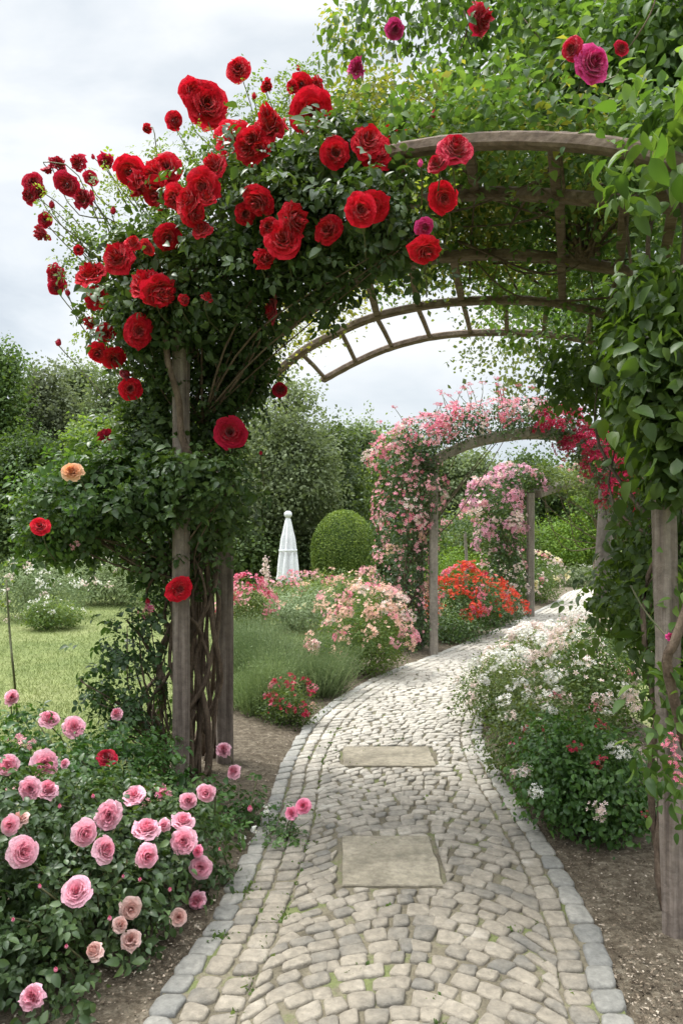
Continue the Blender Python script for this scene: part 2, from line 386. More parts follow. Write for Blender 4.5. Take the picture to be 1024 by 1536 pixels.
def cluster_mesh(name, m, seed, n=12, fs=.26, flat=.5):
    """domed cluster, radius about 1"""
    r=np.random.default_rng(seed); mb=MB()
    u=nrm(r.normal(size=(n,3))); u[:,2]=np.abs(u[:,2]); rad=r.uniform(.45,1,n)[:,None]
    p=u*rad*np.array((1,1,flat)); 
    for q in p: mb.add([(0,0,-.35),(.02,0,-.35),q+(0,0,-.03),q+(-.02,.02,-.03)],[(0,1,2,3)],None,[0,0,0,0])
    add_flowers(mb,p,nrm(u+r.normal(size=(n,3))*.35+(0,0,.3)),fs*r.uniform(.7,1.2,n),r)
    return mb.mesh(name,m)
def rot_to(nv, roll):
    q=Vector((0,0,1)).rotation_difference(Vector([float(c) for c in nv]).normalized())
    from mathutils import Quaternion
    return q @ Quaternion((0,0,1), roll)
ROSES={}
def roses(m, n=4, ruffle=.07):
    key=m.name
    if key not in ROSES: ROSES[key]=[rose_mesh('rose_bloom',m,11+7*i+len(ROSES),ruffle*(1.+.45*i),[1.,.85,1.12,.72][i%4]) for i in range(n)]
    return ROSES[key]
BUDS={}
def buds(m):
    if m.name not in BUDS: BUDS[m.name]=bud_mesh('rose_bud',m,3)
    return BUDS[m.name]
CL={}
def clusters(m,n=12,fs=.26,flat=.5):
    key=(m.name,n,fs)
    if key not in CL: CL[key]=[cluster_mesh('flower_cluster',m,5+i,n,fs,flat) for i in range(4)]
    return CL[key]

def bloom(parent, m, px,py,rpx, d, r, stem_to=None, tilt=None, label=None, stem_mb=None, bud=False, face=.8):
    p=W(px,py,d); rad=rpx/F*d
    view=nrm(np.array((0,0,EYE))-p); EXC.append((p+view*rad*.8,rad*1.2+.015)); EXC.append((p+view*(rad*1.9+.03),rad*.95+.01))
    nv=nrm(view*face*1.2+np.array((0,0,.22))+r.normal(size=3)*.46) if tilt is None else nrm(tilt)
    me=buds(m) if bud else roses(m)[r.integers(0,4)]
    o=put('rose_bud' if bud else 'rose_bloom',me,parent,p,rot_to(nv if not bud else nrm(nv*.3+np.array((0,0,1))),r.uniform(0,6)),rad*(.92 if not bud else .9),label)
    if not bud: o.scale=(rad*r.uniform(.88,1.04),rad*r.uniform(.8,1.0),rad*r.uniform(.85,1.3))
    if stem_mb is not None:
        a=p-nv*rad*.25; 
        b=stem_to if stem_to is not None else p+np.array((0,.22,-.2))
        mid=(a+b)/2-nv*rad*.5+r.normal(size=3)*.045*min(1.,np.linalg.norm(a-b)*2.2)
        sm=MB(); tube(sm,spline([a,a-nv*rad*.6,mid,b],8),.0028,.004,5)
        c=sm.build('flower_stem',TWIG,None,origin=a); c.parent=o
        M=Matrix.LocRotScale(o.location,o.rotation_quaternion,o.scale)
        pl=Vector([0,0,0]); q=parent
        while q is not None: pl+=q.location; q=q.parent
        c.matrix_parent_inverse=(Matrix.Translation(pl)@M).inverted()
    return p,nv

# ------------------------------------------------------------------ world, camera, light
w=bpy.data.worlds.new('World'); SC.world=w; w.use_nodes=True
nt=w.node_tree; nd=nt.nodes; lk=nt.links; nd.clear()
wo=nd.new('ShaderNodeOutputWorld'); bg=nd.new('ShaderNodeBackground'); bg.inputs[1].default_value=.1
SUN_EL,SUN_AZ=math.radians(58),math.radians(-62)   # azimuth measured from +Y (view direction), clockwise
sky=nd.new('ShaderNodeTexSky'); sky.sky_type='NISHITA'; sky.sun_disc=False; sky.sun_elevation=SUN_EL; sky.sun_rotation=SUN_AZ
tc=nd.new('ShaderNodeTexCoord'); mp=nd.new('ShaderNodeMapping'); mp.inputs['Scale'].default_value=(1.5,1.5,4.6); mp.inputs['Location'].default_value=(.3,.2,.1)
mp.inputs['Rotation'].default_value=(0,.14,.3)
nz=nd.new('ShaderNodeTexNoise'); nz.inputs['Scale'].default_value=1.35; nz.inputs['Detail'].default_value=7; nz.inputs['Roughness'].default_value=.52; nz.inputs['Distortion'].default_value=.35
lk.new(tc.outputs['Generated'],mp.inputs[0]); lk.new(mp.outputs[0],nz.inputs['Vector'])
cr=ramp(nd,[(.34,(4.8,5.3,5.75)),(.45,(6.1,6.5,6.8)),(.55,(7.4,7.6,7.7)),(.66,(8.1,8.1,8.05))]); lk.new(nz.outputs['Fac'],cr.inputs[0])
sx=nd.new('ShaderNodeSeparateXYZ'); lk.new(tc.outputs['Generated'],sx.inputs[0])
mr=nd.new('ShaderNodeMapRange'); mr.interpolation_type='SMOOTHSTEP'; mr.inputs[1].default_value=.56; mr.inputs[2].default_value=.86; mr.inputs[3].default_value=1.; mr.inputs[4].default_value=6.2
lk.new(sx.outputs['Z'],mr.inputs[0])
vm=nd.new('ShaderNodeVectorMath'); vm.operation='SCALE'; lk.new(cr.outputs[0],vm.inputs[0]); lk.new(mr.outputs[0],vm.inputs['Scale'])
mx=nd.new('ShaderNodeMix'); mx.data_type='RGBA'; mx.inputs[0].default_value=.88; lk.new(sky.outputs[0],mx.inputs[6]); lk.new(vm.outputs[0],mx.inputs[7])
lk.new(mx.outputs[2],bg.inputs[0]); lk.new(bg.outputs[0],wo.inputs[0])
sl=bpy.data.lights.new('sun','SUN'); sl.energy=3.0; sl.angle=math.radians(18); sl.color=(1,.965,.90)
so=bpy.data.objects.new('sun',sl); COL.objects.link(so)
sd=Vector((math.sin(SUN_AZ)*math.cos(SUN_EL),math.cos(SUN_AZ)*math.cos(SUN_EL),math.sin(SUN_EL)))
so.rotation_euler=sd.to_track_quat('Z','Y').to_euler(); so.location=(0,0,20)
cd=bpy.data.cameras.new('camera'); cd.sensor_fit='VERTICAL'; cd.sensor_height=36; cd.sensor_width=24; cd.lens=F/1536*36
cd.shift_y=(HZ-768)/1536; cd.clip_end=500; cd.clip_start=.05
co=bpy.data.objects.new('camera',cd); COL.objects.link(co); co.location=(0,0,EYE); co.rotation_euler=(math.pi/2,0,0); SC.camera=co
SC.view_settings.view_transform='Standard'; SC.view_settings.look='None'; SC.view_settings.exposure=.5; SC.view_settings.gamma=1
cy=SC.cycles; cy.max_bounces=7; cy.diffuse_bounces=3; cy.glossy_bounces=2; cy.transmission_bounces=4; cy.transparent_max_bounces=4; cy.sample_clamp_indirect=4

# ------------------------------------------------------------------ ground, path, beds
def pline(pts, n): return spline([(a,b,0) for a,b in pts],n)[:,:2]
LE=[(-.72,.2),(-.70,1.2),(-.635,2.41),(-.56,2.86),(-.51,3.29),(-.45,3.94),(-.43,4.43),(-.40,5.2),(-.22,6.45),(.36,8.06),(1.53,10.2),(3.06,13.2),(4.85,16.9),(6.4,20.4),(9.5,25.0),(14,30)]
RE=[(.80,.2),(.86,1.2),(.94,2.41),(1.01,2.82),(1.05,3.48),(1.05,4.22),(1.05,5.07),(1.13,5.9),(1.42,6.9),(1.95,7.9),(3.0,9.6),(4.45,12.1),(6.2,15.7),(7.8,19.3),(10.6,23.8),(15,28.6)]
NS=900
LP,RP=pline(LE,NS),pline(RE,NS)
CP=(LP+RP)/2; seg=np.r_[0,np.cumsum(np.linalg.norm(np.diff(CP,axis=0),axis=1))]; LEN=seg[-1]
def path_xy(s,t):
    """s metres along, t in -1..1 (left..right edge)"""
    s=np.clip(s,0,LEN); 
    l=np.stack([np.interp(s,seg,LP[:,0]),np.interp(s,seg,LP[:,1])],-1); r=np.stack([np.interp(s,seg,RP[:,0]),np.interp(s,seg,RP[:,1])],-1)
    t=np.asarray(t)[...,None]; return l*(1-t)/2+r*(1+t)/2
GRASS=noise_mat('lawn_green',[(.3,(.08,.11,.03)),(.5,(.13,.155,.05)),(.7,(.20,.21,.09))],(.5,.5,.5),8,.95,.6,.03,fine=14,rgh=.7)
SOIL=noise_mat('bark_mulch_soil',[(.3,(.045,.034,.022)),(.47,(.105,.082,.055)),(.58,(.17,.14,.10)),(.75,(.33,.285,.22))],(22,22,22),8,.95,.8,.02,fine=90,rgh=.75)
JOINT=noise_mat('mossy_joint_sand',[(.35,(.085,.072,.05)),(.52,(.15,.13,.09)),(.6,(.115,.13,.05)),(.75,(.16,.17,.07))],(3.,3.,3.),7,.95,.6,.01,fine=80,rgh=.7)
STONE=noise_mat('cobble_stone',[(.12,(.11,.106,.096)),(.3,(.15,.137,.115)),(.5,(.20,.175,.138)),(.68,(.24,.21,.165)),(.88,(.28,.25,.205))],(5,5,5),8,.85,1.,.008,island=.36,fine=34,cols2=[(.12,(.25,.235,.21)),(.3,(.32,.295,.255)),(.5,(.39,.355,.305)),(.68,(.43,.40,.35)),(.88,(.47,.445,.40))],y01=(2.8,6.2))  # near setts browner stone, and darkened further: pergola shade put into the colour
EDGE=noise_mat('kerb_stone',[(.2,(.12,.12,.115)),(.45,(.17,.165,.148)),(.7,(.22,.21,.185)),(.85,(.26,.245,.215))],(3.,3.,3.),5,.8,.7,.006,island=.4,fine=42,cols2=[(.2,(.24,.235,.22)),(.45,(.31,.30,.27)),(.7,(.38,.355,.31)),(.85,(.43,.405,.35))],y01=(2.8,6.2))  # same pergola shade put into the near kerb colours, paler ramp beyond
SLAB=noise_mat('sandstone_slab',[(.32,(.13,.112,.085)),(.44,(.20,.175,.13)),(.55,(.25,.22,.165)),(.7,(.31,.275,.21))],(5,5,5),10,.85,1.,.01,fine=30,rgh=.68)
mb=MB(); n=60
xs=np.concatenate([-np.geomspace(120,.5,n//2),np.geomspace(.5,120,n//2)]); ys=np.concatenate([[-30,-10,-3],np.geomspace(1,260,70)])
X,Yg=np.meshgrid(xs,ys); Z=np.full_like(X,-.03)
nx=len(xs); i=np.arange(len(ys)-1)[:,None]*nx; j=np.arange(nx-1)[None,:]
mb.add(np.stack([X,Yg,Z],-1).reshape(-1,3),np.stack([i+j,i+j+1,i+nx+j+1,i+nx+j],-1).reshape(-1,4))
tag(mb.build('ground',GRASS),kind='structure')
# soil beds either side
def bed(name, edge, sign, wid, z0, s_max=1.0):
    mb=MB(); m=420; k=34
    e=pline(edge,m); T=nrm(np.gradient(e,axis=0)); N=np.stack([T[:,1],-T[:,0]],-1)*sign
    u=np.linspace(0,1,k)**1.3; r=np.random.default_rng(4)
    wv=np.interp(np.arange(m)/m,np.linspace(0,1,len(wid)),wid)
    P=e[:,None,:]+N[:,None,:]*(u[None,:,None]*wv[:,None,None]-.05)
    Z=np.array([[mnoise.noise((p[0]*9,p[1]*9,1.3))*.012+mnoise.noise((p[0]*2,p[1]*2,4.))*.018 for p in row] for row in P])
    Z=z0+np.clip(Z,-.012,.05)+r.normal(size=Z.shape)*.002+ .02*u[None,:]*(1-u[None,:])*4
    Z[:,-1]=-.04; Z[:,0]=z0-.02
    i=np.arange(m-1)[:,None]*k; j=np.arange(k-1)[None,:]; q=np.stack([i+j,i+j+1,i+k+j+1,i+k+j],-1).reshape(-1,4)
    if sign<0: q=q[:,::-1]
    mb.add(np.concatenate([P,Z[...,None]],-1).reshape(-1,3),q)
    return tag(mb.build(name,SOIL),kind='structure')
bed('soil_bed',LE,-1,[1.9,1.9,1.1,.8,.9,.9,1.,1.,1.,1.],.012)
bed('soil_bed',RE,1,[2.6,2.6,2.4,2.2,1.6,1.2,1.,1.,1.,1.],.012)
# path bed
mb=MB(); m=260; s=np.linspace(0,LEN,m); tt=np.linspace(-.985,.985,9)
P=path_xy(s[:,None]+0*tt[None,:],tt[None,:]+0*s[:,None]); i=np.arange(m-1)[:,None]*9; j=np.arange(8)[None,:]
Z=np.full(P.shape[:2],.0255)+np.random.default_rng(3).normal(size=P.shape[:2])*.0015
mb.add(np.concatenate([P,Z[...,None]],-1).reshape(-1,3),np.stack([i+j,i+j+1,i+10+j,i+9+j],-1).reshape(-1,4))
tag(mb.build('path_joint_bed',JOINT),kind='structure')
SLABS=[np.array([(.0,3.285),(.455,3.285),(.45,3.82),(.005,3.82)]),np.array([(.01,4.97),(.64,4.97),(.635,5.42),(.01,5.42)])]
def slab_push(c):
    """keep a cobble corner out of the flagstones"""
    for S in SLABS:
        x0,x1,y0,y1=S[:,0].min()-.02,S[:,0].max()+.02,S[:,1].min()-.02,S[:,1].max()+.02
        for p in c:
            if x0<p[0]<x1 and y0<p[1]<y1:
                dd=[p[0]-x0,x1-p[0],p[1]-y0,y1-p[1]]; k=int(np.argmin(dd))
                if k==0:p[0]=x0
                elif k==1:p[0]=x1
                elif k==2:p[1]=y0
                else:p[1]=y1
    return c
def cobble(mb, c, r, joint, top=.037, dome=.002):
    """c: 4 corners (world xy) -> rounded setts"""
    c=np.array(c,float); cen=c.mean(0)
    for S in SLABS:
        if S[:,0].min()<cen[0]<S[:,0].max() and S[:,1].min()<cen[1]<S[:,1].max(): return
    c=slab_push(c); cen=c.mean(0)
    a=.5*abs((c[2]-c[0])[0]*(c[3]-c[1])[1]-(c[2]-c[0])[1]*(c[3]-c[1])[0])
    if a<.0016: return
    size=math.sqrt(a); k=1-joint/size*1.05
    if k<.5:return
    c=cen+(c-cen)*k+r.normal(size=(4,2))*size*.045
    ring=[]; 
    for q in range(4):
        p,a0,b0=c[q],c[q-1],c[(q+1)%4]; t=r.uniform(.14,.26)
        ring+= [p+(a0-p)*t, p+((a0-p)+(b0-p))*t*.32, p+(b0-p)*t]
    ring=np.array(ring); n=len(ring); ring=ring+r.normal(size=ring.shape)*size*.018
    tl=r.normal(size=2)*.02; h=top+r.normal()*.0022
    def lev(sc,z):
        p=cen+(ring-cen)*sc; return np.column_stack([p,z+((p-cen)@tl)])
    v=np.vstack([lev(1.0,.010),lev(1.0,h-.009),lev(.95,h-.002),lev(.74,h+dome*.5),[[*cen,h+dome]]])
    q=[]
    for L in range(3):
        for jn in range(n):
            kx=(jn+1)%n; q.append((L*n+jn,L*n+kx,(L+1)*n+kx,(L+1)*n+jn))
    t=[(3*n+jn,3*n+(jn+1)%n,4*n) for jn in range(n)]
    # orientation
    sa=np.cross(ring[1]-ring[0],ring[2]-ring[1]); 
    area=.5*np.sum(ring[:,0]*np.roll(ring[:,1],-1)-np.roll(ring[:,0],-1)*ring[:,1])
    if area<0: q=[x[::-1] for x in q]; t=[x[::-1] for x in t]
    mb.add(v,q,t)
r=np.random.default_rng(21); mb=MB(); me_=MB()
HALF=.79
def rowh(s): return float(np.interp(s,[0,3.4,5,9,14,30],[.086,.084,.076,.080,.11,.14]))
# edging columns: straight rows of larger setts (left: outer + two inner, right: outer + one inner)
def column(mbx,t0,t1,h0,h1,jit=.004):
    s=.6; 
    while s<LEN-.3:
        h=r.uniform(h0,h1)*(1 if s<7 else 1.4)
        def pt(ss,t): return path_xy(np.array(ss),np.array(t))+r.normal(size=2)*jit
        cobble(mbx,[pt(s,t0),pt(s,t1),pt(s+h,t1),pt(s+h,t0)],r,.006)
        s+=h
column(me_,-1.0,-.87,.10,.16); column(me_,.87,1.0,.11,.17)
column(mb,-.865,-.745,.07,.105); column(mb,-.74,-.61,.07,.105); column(mb,.745,.865,.07,.105)
def wob(s,t): return .012*math.sin(s*7+t*5)+.008*math.sin(t*11+s*3)
s=.2; t_lo,t_hi=-.605,.74
while s<LEN-.4:
    h=rowh(s)*r.uniform(.88,1.12)
    amp=float(np.interp(s,[0,2.6,4,6,30],[.34,.33,.20,.10,.08]))
    def pt(ss,t): 
        b=amp*(1-((t-.02)/.7)**2)+wob(ss,t); return path_xy(np.array(ss+b-amp*.5),np.array(t))
    def up(t):
        if t<=t_lo or t>=t_hi: return t
        bp=-2*amp*(t-.02)/.49/HALF; return min(max(t-bp*h/(1+bp*bp)/HALF*.85,t_lo+.01),t_hi-.01)
    t=t_lo
    while t<t_hi-.02:
        wd=r.uniform(.72,1.2)*h/HALF*1.02
        t2=t+wd
        if t_hi-t2<.07: t2=t_hi
        j=lambda:r.normal(size=2)*.0045
        sk=r.normal()*.012
        a,b=max(t+(sk if t>t_lo else 0),t_lo),min(t2+(sk if t2<t_hi else 0),t_hi)
        cobble(mb,[pt(s,a)+j(),pt(s,b)+j(),pt(s+h,up(b))+j(),pt(s+h,up(a))+j()],r,.0055)
        t=t2
    s+=h
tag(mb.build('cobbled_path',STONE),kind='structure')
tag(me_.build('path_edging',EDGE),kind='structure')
for k,S in enumerate(SLABS):
    mb=MB(); c=S.mean(0); pts=[]
    for q in range(4):
        for t in np.linspace(0,1,9)[:-1]:
            pts.append(S[q]*(1-t)+S[(q+1)%4]*t+r.normal(size=2)*.0025)
    pts=np.array(pts); n=len(pts)
    v=np.vstack([np.column_stack([pts,np.full(n,.005)]),np.column_stack([pts,np.full(n,.034)]),np.column_stack([c+(pts-c)*.985,np.full(n,.039)]),[[*c,.040]]])
    q=[(L*n+a,L*n+(a+1)%n,(L+1)*n+(a+1)%n,(L+1)*n+a) for L in range(2) for a in range(n)]
    mb.add(v,q,[(2*n+a,2*n+(a+1)%n,3*n) for a in range(n)])
    o=mb.build('paving_slab',SLAB,origin=(c[0],c[1],0),smooth=False)
    tag(o,['nearer square sandstone slab set among the cobbles','farther pale rectangular slab set among the cobbles'][k],'paving slab','slabs set in the cobbled path')
# mulch chips & weeds
def chips():
    r=np.random.default_rng(5); mb=MB(); P=[]
    for edge,sg,wd,n in ((LE,-1,1.1,16000),(RE,1,1.5,30000)):
        e=pline(edge,500)[:330]; T=nrm(np.gradient(e,axis=0)); N=np.stack([T[:,1],-T[:,0]],-1)*sg
        k=(r.random(n)**1.6*250).astype(int)+20; u=r.random(n)*wd+.0
        p=e[k]+N[k]*u[:,None]+T[k]*r.normal(size=n)[:,None]*.02
        P.append(np.column_stack([p,r.uniform(.016,.045,n)]))
    P=np.vstack(P); n=len(P)
    place_leaves(mb,(np.array([(-.3,0,0),(.3,0,.1),(.25,1,0),(-.28,.9,.1)]),np.array([(0,1,2,3)]),np.zeros((0,3),int)),P,nrm(r.normal(size=(n,3))*(1,1,.25)),nrm(r.normal(size=(n,3))*.35+(0,0,1)),r.uniform(.004,.014,n))
    m=noise_mat('bark_chip',[(.3,(.06,.045,.03)),(.5,(.13,.10,.07)),(.75,(.24,.19,.14)),(1.,(.42,.36,.29))],(6,6,6),3,.9,.2,.002,island=.9)
    tag(mb.build('mulch',m,smooth=False),'loose bark mulch scattered over the soil beds','mulch',kind='stuff')
chips()
def weeds():
    r=np.random.default_rng(6); mb=MB(); 
    n=150; s=r.uniform(1.5,6,n); t=np.where(r.random(n)<.5,r.normal(size=n)*.04-.62,r.uniform(-.9,.9,n))
    c=path_xy(s,t)
    big=np.array([G(420,1388)[:2],G(385,1320)[:2],G(368,1345)[:2],G(372,1360)[:2],G(330,1420)[:2]])
    for k in range(n+len(big)):
        q=c[k] if k<n else big[k-n]; m=9 if k<n else 60
        p=np.column_stack([q+r.normal(size=(m,2))*(.014 if k<n else .03),np.full(m,.026)])
        place_leaves(mb,BLADE if k%2 else LEAFQ,p,nrm(r.normal(size=(m,3))*.7+(0,0,.9)),r.normal(size=(m,3)),r.uniform(.01,.028,m))
    tag(mb.build('joint_weeds',L_MEADOW,smooth=False),'small green weeds sprouting between the cobbles','weeds',kind='stuff')
weeds()
def lawn():
    r=np.random.default_rng(8); mb=MB(); n=200000
    y=4.5+(r.random(n)**1.7)*22; x=-.45*y*r.uniform(-.1,1.25,n)-.5
    k=(x<-1.3)|(y>7.2)
    lx=np.interp(y,LP[:,1],LP[:,0]); k=k&(x<lx-.9)
    x,y=x[k],y[k]; n=len(x); p=np.column_stack([x,y,np.full(n,-.03)])
    place_leaves(mb,BLADE,p,nrm(r.normal(size=(n,3))*.55+(0,0,.8)),r.normal(size=(n,3)),r.uniform(.02,.045,n)*(1+y*.02))
    m=leaf_mat('grass_blade',[(.085,.12,.03),(.135,.17,.048),(.22,.235,.09)],.25,.6,.2,(1.15,1.15,.7),nscale=.5)
    tag(mb.build('lawn_grass',m,smooth=False),'short mown grass of the lawn behind the roses','grass',kind='stuff')
lawn()

# ------------------------------------------------------------------ pergola
PG=empty('wooden_pergola',(.3,4,0),'big weathered wooden pergola with curved roof ribs over the near path','pergola')
def plane_pt(P,u,px,py):
    """meet the view of (px,py) with the vertical plane through P along u"""
    n=np.array((u[1],-u[0])); k=(px-512)/F
    d=(n@np.array(P))/(n@np.array((k,1.))); return W(px,py,d)
RIBS=[]
u1=nrm(np.array((2.25,-1.66))); 
ribs_px=[
 ((.79,3.20),u1,[(272,492),(350,395),(450,300),(560,240),(640,220),(740,211),(850,213),(930,222),(1000,240),(1100,275)]),
 ((1.05,3.8),u1,[(345,560),(430,430),(560,330),(640,300),(710,291),(780,291),(870,297),(960,305),(1024,314),(1120,345),(1200,400)]),
 ((.96,4.65),nrm(np.array((.97,-.23))),[(345,590),(362,560),(425,495),(500,442),(580,403),(650,388),(720,382),(800,384),(880,396),(940,408),(985,424),(1040,455),(1080,500)]),
 ((1.13,5.5),nrm(np.array((.82,-.5))),[(385,585),(450,530),(500,502),(560,476),(640,458),(700,452),(760,450),(820,453),(880,464),(940,484),(990,515),(1010,550)]),
 ((1.32,6.4),nrm(np.array((.82,-.5))),[(484,570),(530,545),(580,523),(640,507),(700,500),(760,499),(820,502),(880,510),(935,522),(975,545),(1000,590)])]
for k,(P,u,pp) in enumerate(ribs_px):
    pts=spline([plane_pt(P,u,a,b) for a,b in pp],90); RIBS.append(pts)
    mb=MB(); hh=[.062,.058,.06,.062,.058][k]
    sweep(mb,pts,.075,hh*[1.,1.,1.,.9,.9][k],(-u[1],u[0],0),.2,.02); mb.build('roof_rib',WOODBEAM,PG,smooth=False)
def ribpx(k,px):
    pts=RIBS[k]; x=512+pts[:,0]/pts[:,1]*F; i=np.argsort(x)
    return np.array([np.interp(px,x[i],pts[i,c]) for c in range(3)])
bars=[(0,828,1,834),(1,838,2,842),(2,841,3,843),(1,937,2,928),(2,929,3,915),(2,678,3,692),(3,450,4,487),(3,510,4,533),(3,563,4,587),(3,625,4,644),(3,693,4,705),(3,757,4,760),(3,820,4,815),(2,615,3,627),(2,550,3,565),(0,700,1,712),(1,640,2,650),(1,560,2,560),(3,890,4,880),(0,950,1,1000),(1,1010,2,990),(0,600,1,600)]
for a,pa,b,pb in bars:
    A,B=ribpx(a,pa),ribpx(b,pb); dz=np.array((0,0,.052)) if a<3 else np.array((0,0,.045))
    A=A+dz*0.2; B=B+dz*0.2
    v=nrm(B-A); mb=MB(); sweep(mb,[A-v*.02,(A+B)/2+np.array((0,0,.008)),B+v*.02],.052 if a<3 else .036,.03,nrm(np.cross(v,(0,0,1))),.2,.02); mb.build('cross_bar',WOODBEAM,PG,smooth=False)
def post(parent, x,y,z0,z1,w=.098,name='post',mt=WOOD,lean=(0,0),rot=0.):
    mb=MB(); n=14; zz=np.linspace(z0,z1,n); r=np.random.default_rng(int(abs(x*100)+y*10))
    t=(zz-z0)/(z1-z0)
    pts=np.column_stack([x+lean[0]*t+r.normal(size=n)*.002,y+lean[1]*t+r.normal(size=n)*.002,zz])
    sweep(mb,pts,w,w,(math.cos(rot),math.sin(rot),0),.14,.012); return mb.build(name,mt,parent,smooth=False)
LPOST=(-.975,4.5); LPOST2=(-.80,5.07); RPOST=(1.31,2.90)
post(PG,*LPOST,-.05,2.87,.102,rot=.25); post(PG,*LPOST2,-.05,2.55,.108,rot=.3)
post(PG,*RPOST,-.05,2.62,.076,lean=(-.04,.08),rot=.45)
post(PG,1.66,2.56,-.05,2.88,.09)
post(PG,1.98,4.42,-.05,3.05,.1); 
# purlins along the sides tie ribs to posts
mb=MB(); sweep(mb,spline([(RPOST[0]-.04,RPOST[1]+.08,2.62),(1.62,3.6,2.85),(1.98,4.42,3.05),(2.3,5.3,3.0)],20),.06,.07,(0,0,1)); mb.build('side_beam',WOODBEAM,PG,smooth=False)
mb=MB(); sweep(mb,spline([(LPOST[0],LPOST[1],2.80),(-.86,4.9,2.62),(LPOST2[0],LPOST2[1],2.5)],8),.05,.06,(0,0,1)); mb.build('side_beam',WOODBEAM,PG,smooth=False)

# ------------------------------------------------------------------ twining stems
def helix(mb,x,y,z0,z1,rad,turns,ph,r,th0,th1,drift=(0,0)):
    n=int(abs(turns)*14)+10; t=np.linspace(0,1,n)
    a=ph+t*turns*2*np.pi+.5*np.sin(t*9+ph)
    rr=rad*(1+.35*np.sin(t*13+ph*2))
    p=np.column_stack([x+rr*np.cos(a)+drift[0]*t,y+rr*np.sin(a)+drift[1]*t,z0+(z1-z0)*t])
    p+=np.cumsum(r.normal(size=p.shape)*.003,axis=0)
    tube(mb,p,th0,th1,7,.08)

def stems_for(blobs,mb,base,r,n,th=.008,tip=.002,bend=.15):
    for k in range(n):
        c,R=blobs[r.integers(0,len(blobs))]; u=nrm(r.normal(size=3)); e=c+u*R*.85; b=np.array(base,float)+r.normal(size=3)*(.03,.03,0)
        m1=b+(e-b)*.4+r.normal(size=3)*bend*np.linalg.norm(e-b)*.5; m1[2]=max(m1[2],b[2])
        tube(mb,spline([b,m1,e],9),th*r.uniform(.6,1.2),tip,5)

# ------------------------------------------------------------------ red climbing rose (left shoulder)
r=np.random.default_rng(101)
for x_,y_,d_,q_ in ((108,706,3.9,20),(60,788,3.95,18),(345,648,4.5,22)):
    for f_ in (.06,.18): EXC.append((W(x_,y_,d_-f_),q_/F*d_*1.15+.015))
RC=empty('climbing_rose',(-1.05,4.62,0),'large climbing rose with big red blooms over the pergola shoulder above the twin posts','climbing rose')
main=[blob(470,310,3.9,105,80,.42),blob(370,330,4.12,115,80,.42),blob(330,430,4.3,110,85,.36),blob(460,390,3.95,90,72,.40),blob(555,310,3.62,62,66,.30),
      blob(265,390,4.4,80,85,.34),blob(215,470,4.45,42,80,.26),blob(335,495,4.6,85,60,.28),blob(510,245,3.78,70,46,.30),blob(420,250,4.02,80,48,.32),blob(600,370,3.6,34,50,.2),blob(190,410,4.5,45,70,.2)]
lowc=[blob(228,550,4.66,42,80,.2),blob(330,590,4.8,46,90,.2),blob(235,640,4.7,40,60,.18),blob(375,540,4.8,35,50,.2)]
wisp=[blob(150,310,4.5,85,60,.25),blob(250,300,4.5,90,75,.3),blob(330,245,4.5,90,50,.3),blob(400,190,4.6,75,65,.3),blob(460,150,4.7,45,45,.25),blob(150,400,4.55,60,80,.25),blob(170,500,4.6,45,70,.2),blob(500,200,4.6,70,60,.3),blob(170,660,4.6,70,35,.2)]
# blooms: x, y, radius (photo px), c = petal colour
RB=[(357,103,19),(311,155,27),(263,180,13),(220,193,9),(401,129,12),(381,145,7),(447,103,6),(452,126,15),(474,127,13),(440,131,11),
(469,168,28),(405,184,33),(352,206,25),(371,220,25),(320,247,21),(503,229,25),(552,209,26),(592,198,20),(589,238,25),(541,314,26),(665,297,21),(639,377,25),
(386,303,25),(443,330,27),(424,357,25),(491,344,23),(397,388,19),(194,258,22),(212,276,25),(248,252,25),(235,292,25),(262,298,22),(283,300,27),(292,322,24),
(310,295,14),(302,343,15),(252,357,18),(175,384,26),(200,363,14),(220,372,12),(135,408,22),(144,447,15),(118,375,10),(218,422,23),(240,440,25),(277,449,10),(311,445,9),(209,497,20),
(196,583,19),(171,538,20),(148,530,16),(160,500,14),(136,483,12)]
RD=[(88,245,16),(116,243,14),(72,254,10),(50,272,13),(44,292,14),(60,287,11),(100,277,15),(124,296,17),(78,308,9),(68,330,10),(62,350,14),(83,415,14),(84,432,11),(102,440,8),
(160,243,15),(170,317,9),(136,267,10),(88,515,9),(157,652,12),(345,648,21),(683,220,22),(655,243,14),(407,465,16),(650,172,9),(421,584,12),(189,562,10),(140,236,6)]
RM=[(534,100,18),(630,246,9),(637,340,17)]
twig=MB(); allb=main+wisp+lowc
sprigp=[];
RD=[(a,b_,q*(1.15 if q>9.5 else 1)) for a,b_,q in RD]; RB=[(a,b_,q*1.06) for a,b_,q in RB]; RX=[(a+q*.75*math.cos(a),b_+q*.7*math.sin(b_),q*.8) for a,b_,q in RB if q>26][::2]
RB+=RX[:11]
